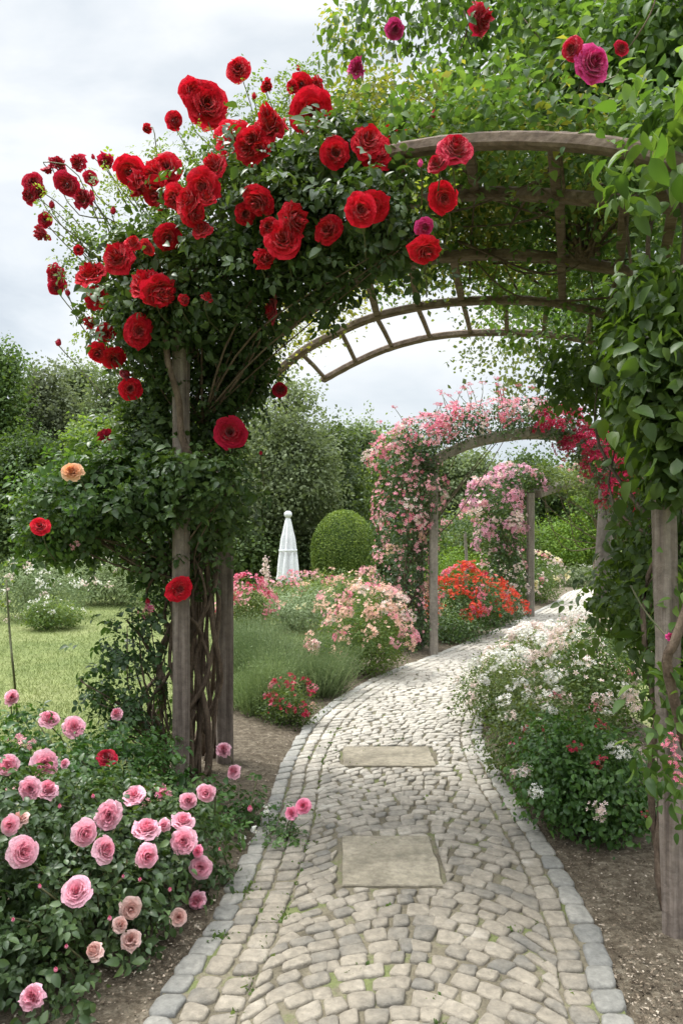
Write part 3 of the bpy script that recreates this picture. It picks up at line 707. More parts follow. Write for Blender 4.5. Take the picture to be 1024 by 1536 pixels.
for lst,m in ((RB,P_RED),(RD,P_CRIMSON),(RM,P_MAGENTA)):
    for (x,y,q) in lst:
        d=hit(main+lowc,x,y,None) if hit(main+lowc,x,y,0)>0 else 0
        inside=d>0
        if not inside: d=hit(wisp,x,y,4.45) ; d=d+.12
        if x==345: d=4.5
        if x==421: d=4.9
        if x in (683,655,630): d=3.08
        if x==650: d=3.7
        if x==534: d=4.3
        if x in(541,665,639,637): d=3.22
        d-= .02 if inside else 0
        b=q<9.5
        p0=W(x,y,d)
        if x<240 and not inside: to=W(x+(260-x)*.42,y+45+(260-x)*.22,4.5)
        elif y<200: to=W(x*.7+.3*430,y+95,4.5)
        else: to=p0+np.array((.03,.25,-.12))
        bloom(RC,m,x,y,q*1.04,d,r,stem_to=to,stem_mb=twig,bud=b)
        if not inside:
            for f in (.3,.5,.7,.9): sprigp.append(p0*(1-f)+to*f)
mb=MB(); scatter_leaves(mb,main,3300,.05,r,LEAF,clump=7,cr=.07,lo=.5,five=True,wts=[3,3,3,3,2,2,1.5,1.6,1.2,1.5,.9,.8])
scatter_leaves(mb,lowc,2300,.045,r,LEAF,clump=7,cr=.06,lo=.3,five=True)
scatter_leaves(mb,main,7000,.05,r,LEAF,clump=10,cr=.08,lo=.1)
mb.build('foliage',L_ROSE,RC)
mb=MB(); scatter_leaves(mb,wisp,2700,.028,r,LEAF2,clump=8,cr=.05,lo=.0,five=True,wts=[.8,2.2,2.2,1.7,.8,1.6,1.3,1.6,.6])
mb.build('young_foliage',L_LIGHTROSE,RC)
mb=MB()
for k in range(5): helix(mb,LPOST[0]+.04,LPOST[1]+.28,0,2.7,.06+.02*k,r.uniform(.8,1.8)*(1 if k%2 else -1),k*1.3,r,.024-.002*k,.010,drift=(.05,.05))
for k in range(4): helix(mb,LPOST2[0]-.14,LPOST2[1]+.12,0,2.6,.05+.015*k,r.uniform(.8,1.6)*(1 if k%2 else -1),k*1.7,r,.018,.008)
for k in range(9):
    a=np.array((-.93+r.uniform(-.1,.06),4.85+r.uniform(-.1,.1),0)); b=a+np.array((r.uniform(-.05,.08),.05,1.2)); c=b+np.array((r.uniform(-.12,.12),r.uniform(-.1,.1),.9)); tube(mb,spline([a,a+(b-a)*.5+r.normal(size=3)*.04,b,c],22),.012,.006,6,.08)
stems_for(main,mb,(-.9,4.7,2.3),r,16,.010,.003)
tube(mb,spline([W(247,470,4.36),W(252,540,4.33),W(268,600,4.38),W(272,650,4.40),W(286,690,4.42)],20),.018,.024,8,.05)
tube(mb,spline([W(247,470,4.36),W(262,440,4.3),W(300,400,4.2)],8),.018,.012,7)
mb.build('stem',BARK,RC)
sp=np.array(sprigp).repeat(5,0); sp=sp+r.normal(size=sp.shape)*.03; mb=MB(); n=len(sp)
place_leaves(mb,LEAF2,sp,nrm(r.normal(size=(n,3))-(0,0,.2)),nrm(r.normal(size=(n,3))*.5+(0,0,1)),r.uniform(.018,.038,n)); mb.build('spray_leaves',L_LIGHTROSE,RC)

# ------------------------------------------------------------------ bushy climber at mid height
r=np.random.default_rng(102)
RC2=empty('climbing_rose',(-1.15,4.75,0),'bushy dark green climbing rose spreading left of the posts with one peach bloom','climbing rose')
mid=[blob(300,715,4.32,78,48,.22),blob(200,735,4.5,105,52,.36),blob(115,765,4.45,66,50,.30),blob(220,790,4.72,110,62,.30),blob(335,760,4.72,50,70,.24),blob(262,850,4.85,48,48,.2),blob(90,800,4.5,40,40,.2),blob(190,690,4.6,70,34,.25)]
tw=MB()
for x,y,q,m,d in ((108,706,18,P_PEACH,3.9),(60,788,16,P_RED,3.95),(270,884,18,P_RED,4.38),(222,903,8,P_CRIMSON,4.6),(391,680,6,P_CRIMSON,4.6)):
    bloom(RC2,m,x,y,q,d,r,stem_mb=tw,bud=q<9,label='peach coloured bloom' if x==108 else None,tilt=(.15,-1,.35) if x in(108,157,60) else None)
put('flower_cluster',clusters(P_SPINK)[0],RC2,W(114,818,4.2),rot_to((0,-1,.5),0),.035); put('flower_cluster',clusters(P_SROSE)[1],RC2,W(222,920,4.5),rot_to((0,-1,.5),0),.06)
mb=MB(); scatter_leaves(mb,mid,2000,.048,r,LEAF,clump=6,cr=.06,lo=.5,five=True,wts=[2,3,1.6,2.4,1.1,.8,.7,.8]); scatter_leaves(mb,mid,2500,.05,r,LEAF,clump=10,cr=.07,lo=.1)
mb.build('foliage',L_ROSE,RC2)
mb=MB(); scatter_leaves(mb,[blob(110,745,4.3,72,48,.25),blob(75,800,4.4,40,35,.2),blob(170,690,4.5,60,26,.2)],620,.042,r,LEAF,clump=5,cr=.06,lo=.5,five=True); mb.build('young_foliage',L_VINE,RC2)
mb=MB(); stems_for(mid,mb,(-1.0,4.7,1.3),r,22,.009,.003)
for k in range(7): helix(mb,-1.05,4.72,0,1.6,.07+.02*k,r.uniform(.5,1.3)*(-1)**k,k,r,.017,.007,drift=(.0,.0))
tube(mb,spline([G(235,1085)+(0,0,0),W(245,1040,4.75),W(238,990,4.78),W(262,930,4.75),W(285,860,4.75)],24),.032,.018,8,.08)
tube(mb,spline([W(240,1010,4.78),W(215,960,4.7),W(190,930,4.6)],10),.016,.006,7,.05)
mb.build('stem',BARK,RC2)
# leafy shoots low beside the posts
r=np.random.default_rng(103)
LS=empty('leafy_climber',(-1.25,4.7,0),'sparse leafy shoots growing low from the twisted trunk beside the left posts','climber')
lo_=[blob(190,960,4.6,55,50,.2),blob(150,1020,4.5,35,40,.2),blob(215,1050,4.6,60,40,.25),blob(240,900,4.8,50,40,.2),blob(215,1085,4.8,50,45,.2),blob(175,1065,4.4,35,30,.2)]
mb=MB(); scatter_leaves(mb,lo_,420,.045,r,LEAF,clump=5,cr=.05,lo=.1,five=True); mb.build('foliage',L_ROSE,LS)
mb=MB(); stems_for(lo_,mb,(-1.1,4.72,.2),r,26,.009,.003); mb.build('stem',BARK,LS)

# ------------------------------------------------------------------ pink rose bushes bottom left
r=np.random.default_rng(104)
pb1=[blob(60,1390,2.72,150,165,.34),blob(170,1330,3.0,125,120,.36),blob(250,1280,3.3,95,90,.30),blob(0,1270,2.9,120,110,.3),blob(110,1250,3.2,140,90,.35),blob(60,1480,2.5,90,110,.22),blob(-60,1400,2.5,120,180,.3)]
pb2=[blob(60,1180,3.7,110,70,.35),blob(180,1160,4.0,100,50,.33),blob(330,1228,3.95,56,48,.25),blob(20,1110,4.0,60,40,.3),blob(190,1125,4.3,70,34,.2),blob(250,1200,3.9,60,40,.22),blob(-60,1180,3.6,80,90,.3)]
PB1=empty('rose_bush',(-1.0,2.9,0),'dense rose bush with large pink blooms filling the near left corner','rose bush','pink rose bushes by the near path')
PB2=empty('rose_bush',(-1.2,4.0,0),'lower pink rose bush behind the corner bush, reaching the foot of the left posts','rose bush','pink rose bushes by the near path')
PK=[(36,1278,23),(115,1336,24),(48,1495,25),(196,1410,21),(196,1364,18),(141,1426,17),(181,1387,11),(30,1228,17),(15,1238,15),(128,1250,21),(163,1223,20),(159,1274,21),(221,1284,21),(220,1241,20),(246,1238,14),(201,1192,15),(295,1352,20),(301,1302,18),(296,1277,11),(275,1262,18),(275,1230,16),(283,1201,17),(309,1190,17),(165,1378,7),(84,1455,7),(268,1376,12),(72,1183,20),(45,1183,17)]
PK2=[(68,1146,18),(12,1148,14),(335,1124,14),(350,1157,13),(111,1090,16),(74,1077,14),(175,1070,12),(18,1046,14),(97,1145,9),(160,1135,14),(245,1188,11),(375,1214,8)]
tw1,tw2=MB(),MB()
for x,y,q in ((90,1210,6),(140,1195,6),(210,1320,6),(255,1335,6),(60,1330,6),(100,1420,6),(20,1380,6),(240,1195,6),(185,1315,5),(330,1275,6)): PK.append((x,y,q))
for x,y,q in PK:
    q=q*.93
    d=hit(pb1,x,y,3.2,.0); m=P_PINK
    if (x,y) in ((36,1278),(301,1302),(115,1336)): m=P_PINK
    if (x,y) in ((30,1228),(196,1364),(141,1426),(181,1387),(268,1376),(196,1410)): m=P_BLUSH if q!=21 else P_PINK
    if q<7 or (x,y)==(296,1277): m=P_DEEPPINK
    bloom(PB1,m,x,y,q*1.05,d,r,stem_mb=tw1,bud=q<9,face=1.)
for x,y,q in PK2:
    d=hit(pb2,x,y,4.1,.02); m=P_PINK
    if x==160: m=P_CRIMSON
    if x in(375,245): m=P_SPINK if 0 else P_DEEPPINK
    p=W(x,y,d); bloom(PB2,m,x,y,q*1.05,d,r,stem_to=np.array((p[0]+.03,p[1]+.1,max(.3,p[2]-.35))),stem_mb=tw2,bud=q<9,face=1.)
for E,bb,n5,n1 in ((PB1,pb1,2700,3500),(PB2,pb2,1500,1800)):
    mb=MB(); scatter_leaves(mb,bb,n5,.034,r,LEAF,clump=6,cr=.05,lo=.55,upb=.6,five=True); scatter_leaves(mb,bb,n1,.038,r,LEAF,clump=8,cr=.06,lo=.15); mb.build('foliage',L_BUSH,E)
    mb=MB(); b=E.location
    for k in range(5): stems_for(bb,mb,(b[0]+r.uniform(-.3,.3),b[1]+r.uniform(-.25,.25),0),r,9,.006,.0025)
    mb.build('stem',TWIG,E)
for x,y in ((25,1113),(215,1200),(15,1190),(235,1185),(250,1195),(40,1115)):
    put('flower_cluster',clusters(P_SPINK)[x%4],PB2,W(x,y,hit(pb2,x,y,3.9,.03)),rot_to((0,-.7,.7),x),.045)
# little spray rose at the path edge
r=np.random.default_rng(105); b0=G(400,1262)
SP=empty('rose_bush',b0,'small straggly rose with pink blooms leaning over the path edge','rose bush')
sb=[blob(385,1230,3.95,42,36,.15),blob(420,1260,3.8,40,28,.14),blob(450,1248,3.75,24,22,.1)]
mb=MB(); scatter_leaves(mb,sb,150,.026,r,LEAF,clump=5,cr=.03,lo=.1,five=True); mb.build('foliage',L_BUSH,SP)
mb=MB(); stems_for(sb,mb,b0,r,14,.0035,.0015)
for x,y,q in ((455,1209,14),(437,1219,9.6),(469,1285,10)): bloom(SP,P_DEEPPINK,x,y,q,3.7,r,stem_to=W(430,1262,3.78),stem_mb=mb)
for x,y in ((385,1245),(400,1215),(365,1262),(378,1266),(440,1270)): put('flower_cluster',clusters(P_SWHITE)[x%4],SP,W(x,y,3.78),rot_to((0,-.7,.7),x),.03)
mb.build('stem',TWIG,SP)

# ------------------------------------------------------------------ vine roofing the pergola and the right side
r=np.random.default_rng(106)
VN=empty('climbing_vine',(1.45,3.0,0),'huge leafy green vine roofing the near pergola and hanging down round its squared post','vine')
def roof_pts(n,u0,u1,p0,p1,zlo,zhi,rr):
    out=[]
    arr=[np.array([ribpx(k,px) for px in np.linspace(380,1200,83)]) for k in range(5)]
    u=rr.uniform(u0,u1,n); px=rr.uniform(p0,p1,n)
    k=np.clip(u.astype(int),0,3); f=u-k; i=(px-380)/10; i0=np.clip(i.astype(int),0,81); g=i-i0
    A=np.array(arr); a=A[k,i0]*(1-g)[:,None]+A[k,i0+1]*g[:,None]; b=A[k+1,i0]*(1-g)[:,None]+A[k+1,i0+1]*g[:,None]
    p=a*(1-f)[:,None]+b*f[:,None]; p[:,2]+=rr.uniform(zlo,zhi,n)**1.0
    return p,px,u
def clumped(p,n,rr,s):
    q=p[rr.integers(0,len(p),n)]; return q+rr.normal(size=(n,3))*s
def leaves_at(mb,p,size,rr,tpl=LEAF,droop=.5,upb=.9):
    n=len(p); N=nrm(rr.normal(size=(n,3))*.6+(0,-.15,upb)); Y=nrm(rr.normal(size=(n,3))*(1,1,.5)-(0,0,droop)); Y=nrm(Y-N*(Y*N).sum(1,keepdims=True)*.8)
    place_leaves(mb,tpl,p,Y,N,size*rr.uniform(.6,1.3,n))
top=[blob(760,165,4.6,110,55,.5),blob(880,140,4.3,120,80,.5),blob(980,90,3.9,110,100,.5),blob(900,30,4.4,140,70,.5),blob(1010,110,3.9,80,60,.4),blob(700,70,5.2,90,75,.5),blob(780,20,4.9,110,60,.5),blob(600,150,5.4,80,50,.4),blob(1060,40,3.8,90,120,.5),blob(1080,150,3.9,50,60,.3)]
tw=MB()
MG=empty('climbing_rose',(1.2,3.2,0),'climbing rose with few purple and crimson blooms high above the first roof rib','climbing rose')
for x,y,q,m,d0 in ((890,93,31,P_MAGENTA,3.35),(856,73,17,P_CRIMSON,3.4),(932,71,11,P_CRIMSON,3.4),(722,28,24,P_CRIMSON,3.7),(592,44,17,P_MAGENTA,4.1),(1005,955,9,P_MAGENTA,2.7)):
    d=(3.02 if x>840 else min(hit(top,x,y,d0)-.25,d0+.3)) if y<200 else d0
    bloom(MG,m,x,y,q,d,r,stem_mb=tw,bud=False,stem_to=W(x,y,d)+np.array((.05,.5,.15)))
mb=MB()
p,px,u=roof_pts(1100,.05,3.05,560,1150,.12,.32,r); leaves_at(mb,clumped(p,9500,r,(.11,.11,.05)),.052,r)
p,px,u=roof_pts(110,.1,3.,620,1000,.0,.12,r); leaves_at(mb,clumped(p,1300,r,(.09,.09,.05)),.05,r)
p,px,u=roof_pts(300,2.9,4.1,735,1000,.02,.16,r); leaves_at(mb,clumped(p,2600,r,(.10,.10,.07)),.048,r)
scatter_leaves(mb,top,10500,.06,r,LEAF,clump=9,cr=.09,lo=.35,wts=[2,3,3,3,1.6,1.3,2,.5,1.5,.8])
mb.build('roof_foliage',L_VINE,VN)
mb=MB()
p,px,u=roof_pts(520,1.4,3.25,385,760,.06,.26,r); k=~((u>2.95)&(px>560)); p=p[k]; leaves_at(mb,clumped(p,6000,r,(.09,.09,.06)),.04,r,LEAF2)
p,px,u=roof_pts(150,.2,3.1,620,900,.1,.34,r); leaves_at(mb,clumped(p,3000,r,(.1,.1,.06)),.045,r,LEAF2)
scatter_leaves(mb,[blob(640,190,5.0,110,40,.4),blob(560,160,5.2,70,60,.4),blob(720,200,4.6,80,30,.3),blob(520,200,5.1,60,50,.3),blob(540,60,5.8,50,60,.3)],4200,.042,r,LEAF2,clump=9,cr=.08,lo=.2,wts=[2,2,1,1.2,.7])
mb.build('yellow_foliage',L_YELLOW,VN)
right=[blob(1035,420,5.0,60,80,.35),blob(985,540,4.1,60,70,.42),blob(965,570,4.7,56,38,.4),blob(1010,620,3.7,42,90,.3),blob(1005,660,4.2,40,60,.3),blob(1065,600,3.3,45,130,.3),blob(1000,610,4.2,40,45,.3),blob(1000,750,4.2,34,50,.3),blob(1050,760,3.4,40,160,.3),blob(985,845,4.3,58,72,.35),blob(945,900,4.9,44,60,.3),blob(1000,930,3.9,65,60,.3),blob(875,570,5.0,34,26,.3),blob(965,490,5.0,55,40,.35),blob(1040,1000,3.2,50,60,.25)]
mb=MB(); scatter_leaves(mb,right,6500,.062,r,LEAF,clump=8,cr=.08,lo=.4,droop=1.0,upb=.35)
scatter_leaves(mb,right,2300,.055,r,LEAF,clump=6,cr=.09,lo=.6,droop=1.0,upb=.35,five=True)
scatter_leaves(mb,[blob(984,450,2.8,26,60,.12),blob(988,540,2.78,30,60,.12),blob(1000,600,2.78,30,65,.14),blob(1015,680,2.8,26,60,.12)],2600,.062,r,LEAF,clump=7,cr=.07,lo=.3,droop=1.,upb=.35)
mb.build('side_foliage',L_VINEDARK,VN)
mb=MB(); scatter_leaves(mb,[blob(985,215,2.75,55,55,.2),blob(960,260,2.7,38,45,.15),blob(1010,150,2.8,40,40,.2)],190,.085,r,leaf_t(.25,4,.22,.35),clump=6,cr=.07,lo=.4,droop=1.0)
scatter_leaves(mb,[blob(1000,1050,2.75,36,50,.15),blob(985,1150,2.72,26,40,.1),blob(1015,1200,2.75,20,40,.1),blob(1015,900,3.0,24,60,.15)],300,.055,r,leaf_t(.25,4,.2,.32),clump=6,cr=.05,lo=.4,droop=.9)
mb.build('large_leaves',L_VINE,VN)
mb=MB()
scatter_leaves(mb,[blob(620,25,3.9,36,40,.2),blob(560,10,4.2,40,30,.2),blob(520,60,4.6,30,40,.2),blob(690,15,3.9,40,30,.2)],650,.05,r,LEAF,clump=7,cr=.06,lo=.0,droop=1.)
scatter_leaves(mb,[blob(840,560,5.2,22,50,.15),blob(820,610,5.2,20,28,.15),blob(860,540,5.4,50,22,.2),blob(795,515,5.8,45,12,.2)],520,.05,r,LEAF,clump=6,cr=.05,lo=.0,droop=1.1)
mb.build('hanging_sprays',L_VINEDARK,VN)
mb=MB()
for k in range(4): helix(mb,RPOST[0]+.16,RPOST[1]+.25,0,3.1,.06+.02*k,r.uniform(.5,1.2)*(-1)**k,k*1.4,r,.02-.002*k,.01,drift=(.02,.2))
stems_for(right,mb,(1.6,3.6,1.5),r,26,.012,.003); stems_for(top,mb,(1.4,4.3,3.2),r,26,.012,.003)
for k in range(14):
    a=roof_pts(1,0,3,620,1000,.02,.1,r)[0][0]; b=roof_pts(1,0,3,620,1000,.02,.1,r)[0][0]; tube(mb,spline([a,(a+b)/2+r.normal(size=3)*.1,b],14),.009,.004,5,.08)
tube(mb,spline([W(1040,880,2.7),W(1012,960,2.68),W(1000,1000,2.7),(1.28,2.75,.8)],12),.016,.02,7,.05)
tube(mb,spline([W(800,505,5.7),W(815,540,5.6),W(812,570,5.6),W(818,590,5.6)],9),.004,.002,5)
tube(mb,spline([W(690,0,4.2),W(700,40,4.2),W(688,80,4.3)],8),.006,.003,5)
tube(mb,spline([W(985,-10,3.4),W(970,30,3.4),W(930,90,3.5)],8),.005,.003,5)
mb.build('stem',BARK,VN)
mb=MB(); helix(mb,1.50,3.2,0,3.2,.05,1.,2.,r,.013,.008,drift=(-.1,.5)); mb.build('stem',BARK,MG)
for x,y in ((1004,1120),(1012,1140),(1018,1165),(1010,1110)): put('flower_cluster',clusters(P_SROSE)[x%4],MG,W(x,y,2.6),rot_to((0,-.8,.6),x),.03)

# ------------------------------------------------------------------ far arches
def arch(label,posts,pts,wd,th):
    E=empty('garden_arch',(posts[0][0],posts[0][1],0),label,'garden arch','flower covered arches along the path')
    for x,y,z,w_ in posts: post(E,x,y,-.05,z,w_,mt=WOODGREY)
    mb=MB(); c=spline(pts,40); T=nrm(c[-1]-c[0]); sweep(mb,c,wd,th,(-T[1],T[0],0),.12,.01); mb.build('arched_beam',WOODGREY,E,smooth=False); return E
A2d=9.6; a2=[W(x,y,A2d) for x,y in ((636,702),(655,689),(680,676),(710,664),(750,655),(800,650),(850,655),(895,675),(930,705),(958,745))]
x2=(650-512)/F*A2d
arch('nearer grey timber arch clothed in pink roses, left leg beside the path',[(x2,A2d,2.52,.105),(x2-.12,A2d+.55,2.5,.1),(3.86,A2d,2.15,.105)],a2,.30,.125)
A3=[(788,748,13.9),(800,741,14.0),(830,731,14.4),(860,725,15),(890,727,15.8),(915,745,16.6),(935,775,17.2)]
p3=W(795,928,13.9)
arch('farther grey timber arch with lilac pink roses, where the path bends away',[(p3[0],13.9,2.35,.13),(p3[0]-.15,14.5,2.3,.1),((912-512)/F*17,17,2.3,.17)],[W(*a) for a in A3[1:]],.34,.14)
def flowers_on(E,blobs,m,n,size,r,lo=.9,front=.55,per=(12,.26),flat=.55,upw=.0,minz=.15,exclude=None):
    k=0; tries=0
    while k<n and tries<n*30:
        tries+=1
        p,o=samp(blobs,1,r,lo)
        if not len(p): continue
        p,o=p[0],o[0]
        if p[2]<minz or (o[1]>.35 and r.random()<front+.35) or o[2]<-.35+upw: continue
        if any((((p-c)/(R*.9))**2).sum()<1 for c,R in blobs): continue
        mm=m[r.integers(0,len(m))] if isinstance(m,(list,tuple)) else m
        nv=nrm(o+np.array((0,-.4,.35))+r.normal(size=3)*.25)
        put('flower_cluster',clusters(mm,*per,flat)[r.integers(0,4)],E,p+o*size*.3,rot_to(nv,r.uniform(0,6)),size*r.uniform(.65,1.3)); k+=1
def blossoms(E,blobs,m,n,size,r,minz=.2):
    p,o=samp(blobs,n*2,r,.93); k=(p[:,2]>minz)&(o[:,2]>-.45)
    for c,R_ in blobs: k&=(((p-c)/(R_*.9))**2).sum(1)>1
    p,o=p[k][:n],o[k][:n]; 
    mb=MB(); add_flowers(mb,p+o*size,nrm(o+np.array((0,-.3,.3))+r.normal(size=p.shape)*.4),size*r.uniform(.6,1.2,len(p)),r)
    ob=mb.build('small_blossoms',m,E); ob['kind']='stuff'
r=np.random.default_rng(107)
LASTC=['']
def climber(label,base,blobs,nleaf,size,m,flist,trunks,group=None):
    E=empty('climbing_rose',base,label,'climbing rose',group)
    mb=MB(); scatter_leaves(mb,blobs,nleaf,size,r,LEAF2,clump=9,cr=size*1.5,lo=.3); mb.build('foliage',m,E)
    mb=MB()
    for (x,y,h) in trunks:
        for k in range(4): helix(mb,x,y,0,h,.08+.04*k,r.uniform(.5,1.5)*(-1)**k,k*1.5,r,.022,.01)
    stems_for(blobs,mb,(trunks[0][0],trunks[0][1],trunks[0][2]*.6),r,14,.012,.004); mb.build('stem',BARK,E)
    LASTC[0]=E.name
    for args in flist: flowers_on(E,*args[:1],*args[1:4],r,**(args[4] if len(args)>4 else {}))
    return E
c2=[blob(606,690,9.6,50,46,.36),blob(604,760,9.6,46,62,.36),blob(600,850,9.75,42,70,.35),blob(606,930,9.85,42,62,.35),blob(640,660,9.5,46,34,.4),blob(690,641,9.5,48,30,.4),blob(740,629,9.5,46,28,.4),blob(790,628,9.5,40,28,.4),blob(632,800,10.0,26,80,.3),blob(625,920,10.1,32,60,.3),blob(637,725,9.42,28,55,.22)]
climber('pink flowered climbing rose over the near leg and crown of the nearer timber arch',(x2-.3,9.9,0),c2,17000,.042,L_ROSE,
 [(c2[:2]+c2[4:5]+c2[10:],[P_SPINK,P_SPALE,P_SPINK,P_SROSE],28,.11,dict(per=(14,.22))),(c2[4:8],[P_SPINK,P_SROSE,P_SPALE,P_SROSE],30,.11,dict(per=(14,.22))),(c2[3:4]+c2[2:3]+c2[8:10],[P_SPINK,P_SSALMON],16,.10,dict(per=(14,.22)))],[(x2-.25,9.9,2.2)])
blossoms(bpy.data.objects[LASTC[0]],c2,P_SPINK,1050,.026,r); blossoms(bpy.data.objects[LASTC[0]],c2[:2]+c2[4:8],P_SROSE,420,.026,r)
E_=bpy.data.objects[LASTC[0]]; mb=MB(); mf=MB()
for k in range(26):
    px_=r.uniform(560,800); py_=np.interp(px_,[560,600,650,700,800],[690,645,620,603,596]); a=W(px_,py_+12,9.6+r.uniform(-.2,.3)); b=a+np.array((r.normal()*.12-.04,r.normal()*.1,r.uniform(.12,.34)))
    mb=MB(); tube(mb,spline([a,(a+b)/2+r.normal(size=3)*.03,b],5),.006,.003,4); mb.build('shoot',TWIG,E_); put('flower_cluster',clusters(P_SROSE,14,.22,.55)[k%4],E_,b,rot_to((0,-.4,.8),k),.055)

c2r=[blob(840,640,9.4,40,24,.3),blob(880,672,9.4,34,26,.3),blob(905,705,9.3,32,26,.3),blob(940,735,9.2,34,24,.3),blob(920,760,9.3,20,18,.25),blob(960,790,9.5,30,60,.3)]
climber('dark crimson climbing rose on the right shoulder of the nearer timber arch',(3.9,9.7,0),c2r,4200,.045,L_ROSE,[(c2r[:5],P_SCRIM,95,.125,dict(per=(14,.24)))],[(3.9,9.7,2.1)])
blossoms(bpy.data.objects[LASTC[0]],c2r[:5],P_SCRIM,420,.028,r)
c3=[blob(740,752,13.8,42,34,.5),blob(748,800,13.9,36,50,.5),blob(752,870,14,36,60,.5),blob(775,722,14,40,22,.5),blob(770,800,14.4,28,100,.4)]
climber('lilac pink climbing rose on the left leg of the farther timber arch',(2.95,14.1,0),c3,9000,.055,L_ROSE,[(c3[:2]+c3[3:4],[P_SLILAC,P_SLILAC,P_SPALE,P_SPINK],56,.15),(c3[2:3],[P_SPALE,P_SPINK],12,.10)],[(3.1,14.2,2.)])
blossoms(bpy.data.objects[LASTC[0]],c3[:2]+c3[3:4],P_SLILAC,380,.034,r); blossoms(bpy.data.objects[LASTC[0]],c3[2:3],P_SPALE,160,.03,r)
c3g=[blob(825,720,14.3,46,19,.5),blob(865,716,14.9,46,19,.5),blob(900,728,16,34,24,.5),blob(800,714,14.2,32,18,.4)]
climber('green leafy climber along the top of the farther timber arch',(5.9,16.9,0),c3g,5200,.06,L_MEADOW,[(c3g[:2],[P_SPINK],5,.1)],[(6.1,17.1,2.2)])

# ------------------------------------------------------------------ shrubs
def shrub(name,label,cat,px,py,w_,d_,h_,nleaf,size,m,fl=(),seed=0,group=None,tpl=LEAF2,lobes=7,lo=.45,blade=False,extra=None,z0=0.):
    """shrub whose base meets the ground at photo (px,py); w,d,h in metres"""
    r=np.random.default_rng(1000+seed); b=G(px,py); E=empty(name,b,label,cat,group)
    bl=[]
    for k in range(lobes):
        a=2*np.pi*k/lobes+r.uniform(-.3,.3); q=r.uniform(.25,.62)
        hh=h_*r.uniform(.65,1.0)*(1-.25*q)
        bl.append(blobm(b[0]+math.cos(a)*w_/2*q,b[1]+d_/2+math.sin(a)*d_/2*q,hh*.55,w_*r.uniform(.24,.34),d_*r.uniform(.24,.34),hh*.5))
    bl.append(blobm(b[0],b[1]+d_/2,h_*.5,w_*.33,d_*.33,h_*.48))
    mb=MB()
    if blade:
        n=nleaf; cs=np.column_stack([b[0]+r.uniform(-.42,.42,16)*w_,b[1]+d_/2+r.uniform(-.42,.42,16)*d_,np.zeros(16)]); ch=r.uniform(.5,1.15,16); ci=r.integers(0,16,n)
        p=cs[ci]+r.normal(size=(n,3))*np.array((w_,d_,0))*.075
        out=nrm(p-cs[ci]+np.array((0,0,.22*h_))+(p-np.array((b[0],b[1]+d_/2,0)))*.25); hgt=h_*ch[ci]*r.uniform(.4,1.08,n)
        t=MB()
        Y=nrm(out*1.0+r.normal(size=(n,3))*.18+(0,0,.9))
        place_leaves(mb,(BLADE[0]*np.array((.12,1,.8)),BLADE[1],BLADE[2]),p,Y,r.normal(size=(n,3)),hgt)
        # fine leaves up the stems
        f=r.uniform(.15,1.02,n*7); i=np.arange(n).repeat(7); q=p[i]+Y[i]*(hgt[i]*f)[:,None]
        place_leaves(mb,(LEAFQ[0]*np.array((.5,1,1)),LEAFQ[1],LEAFQ[2]),q+r.normal(size=q.shape)*.012,nrm(Y[i]+r.normal(size=(n*7,3))*.5),r.normal(size=(n*7,3)),size*r.uniform(.7,1.3,n*7))
    else: scatter_leaves(mb,bl,nleaf,size,r,tpl,clump=9,cr=size*1.7,lo=lo)
    mb.build('foliage',m,E)
    mb=MB(); stems_for(bl,mb,b+np.array((0,d_/2,0)),r,12,.008,.003); mb.build('stem',TWIG,E)
    for (mm,n,s,*rest) in fl: flowers_on(E,bl,mm,n,s,r,per=rest[0] if rest else (14,.22),upw=.25)
    if fl and fl[0][1]>8:
        m0=fl[0][0]; m0=m0[0] if isinstance(m0,list) else m0; blossoms(E,bl,m0,int(fl[0][1]*4),fl[0][2]*.26,r,minz=h_*.35)
    return E
WS='pale flowered ground cover roses in the right bed'
# right bed
shrub('rose_bush','ground cover rose with white flower heads bulging over the right kerb','rose bush',800,1122,.95,1.3,.62,10000,.026,L_WHITE,[(P_SWHITE,26,.06,(26,.24)),([P_SPALE,P_SWHITE],20,.05,(22,.2))],1,WS)
shrub('rose_bush','ground cover rose with a broad mass of pale pink heads behind the white clump','rose bush',850,1062,1.3,1.5,.66,12000,.028,L_WHITE,[(P_SPALE,42,.08,(26,.24)),(P_SWHITE,50,.075,(26,.24))],2,WS)
shrub('rose_bush','tall pale rose bush against the vine, crowned with blush and white heads','rose bush',935,1130,1.0,1.2,1.02,10000,.03,L_WHITE,[(P_SPALE,24,.08,(22,.19)),(P_SWHITE,24,.075,(22,.19)),(P_SROSE,5,.04)],3,WS)
shrub('rose_bush','farthest white ground cover rose in the right bed, beside the bend of the path','rose bush',915,1006,1.45,1.6,.5,9000,.034,L_WHITE,[(P_SWHITE,42,.09),(P_SPALE,24,.09)],4,WS)
shrub('rose_bush','creamy white ground cover rose half hidden by the hanging vine leaves','rose bush',985,1024,1.3,1.5,.85,8000,.034,L_WHITE,[(P_SWHITE,34,.085),(P_SPALE,20,.085)],5,WS)
shrub('leafy_shrub','dark green leafy shrub with a few small red flowers beside the right post','shrub',930,1310,.72,1.0,.66,9500,.031,L_BUSH,[(P_SCRIM,6,.04),([P_SPALE,P_SWHITE],12,.05,(26,.24))],6,tpl=LEAF)
shrub('leafy_shrub','dark mid height shrub of small leaves above the mulch on the right','shrub',868,1222,.85,1.,.62,10000,.028,L_WHITE,[(P_SROSE,4,.045),([P_SPALE,P_SWHITE],8,.05)],7)
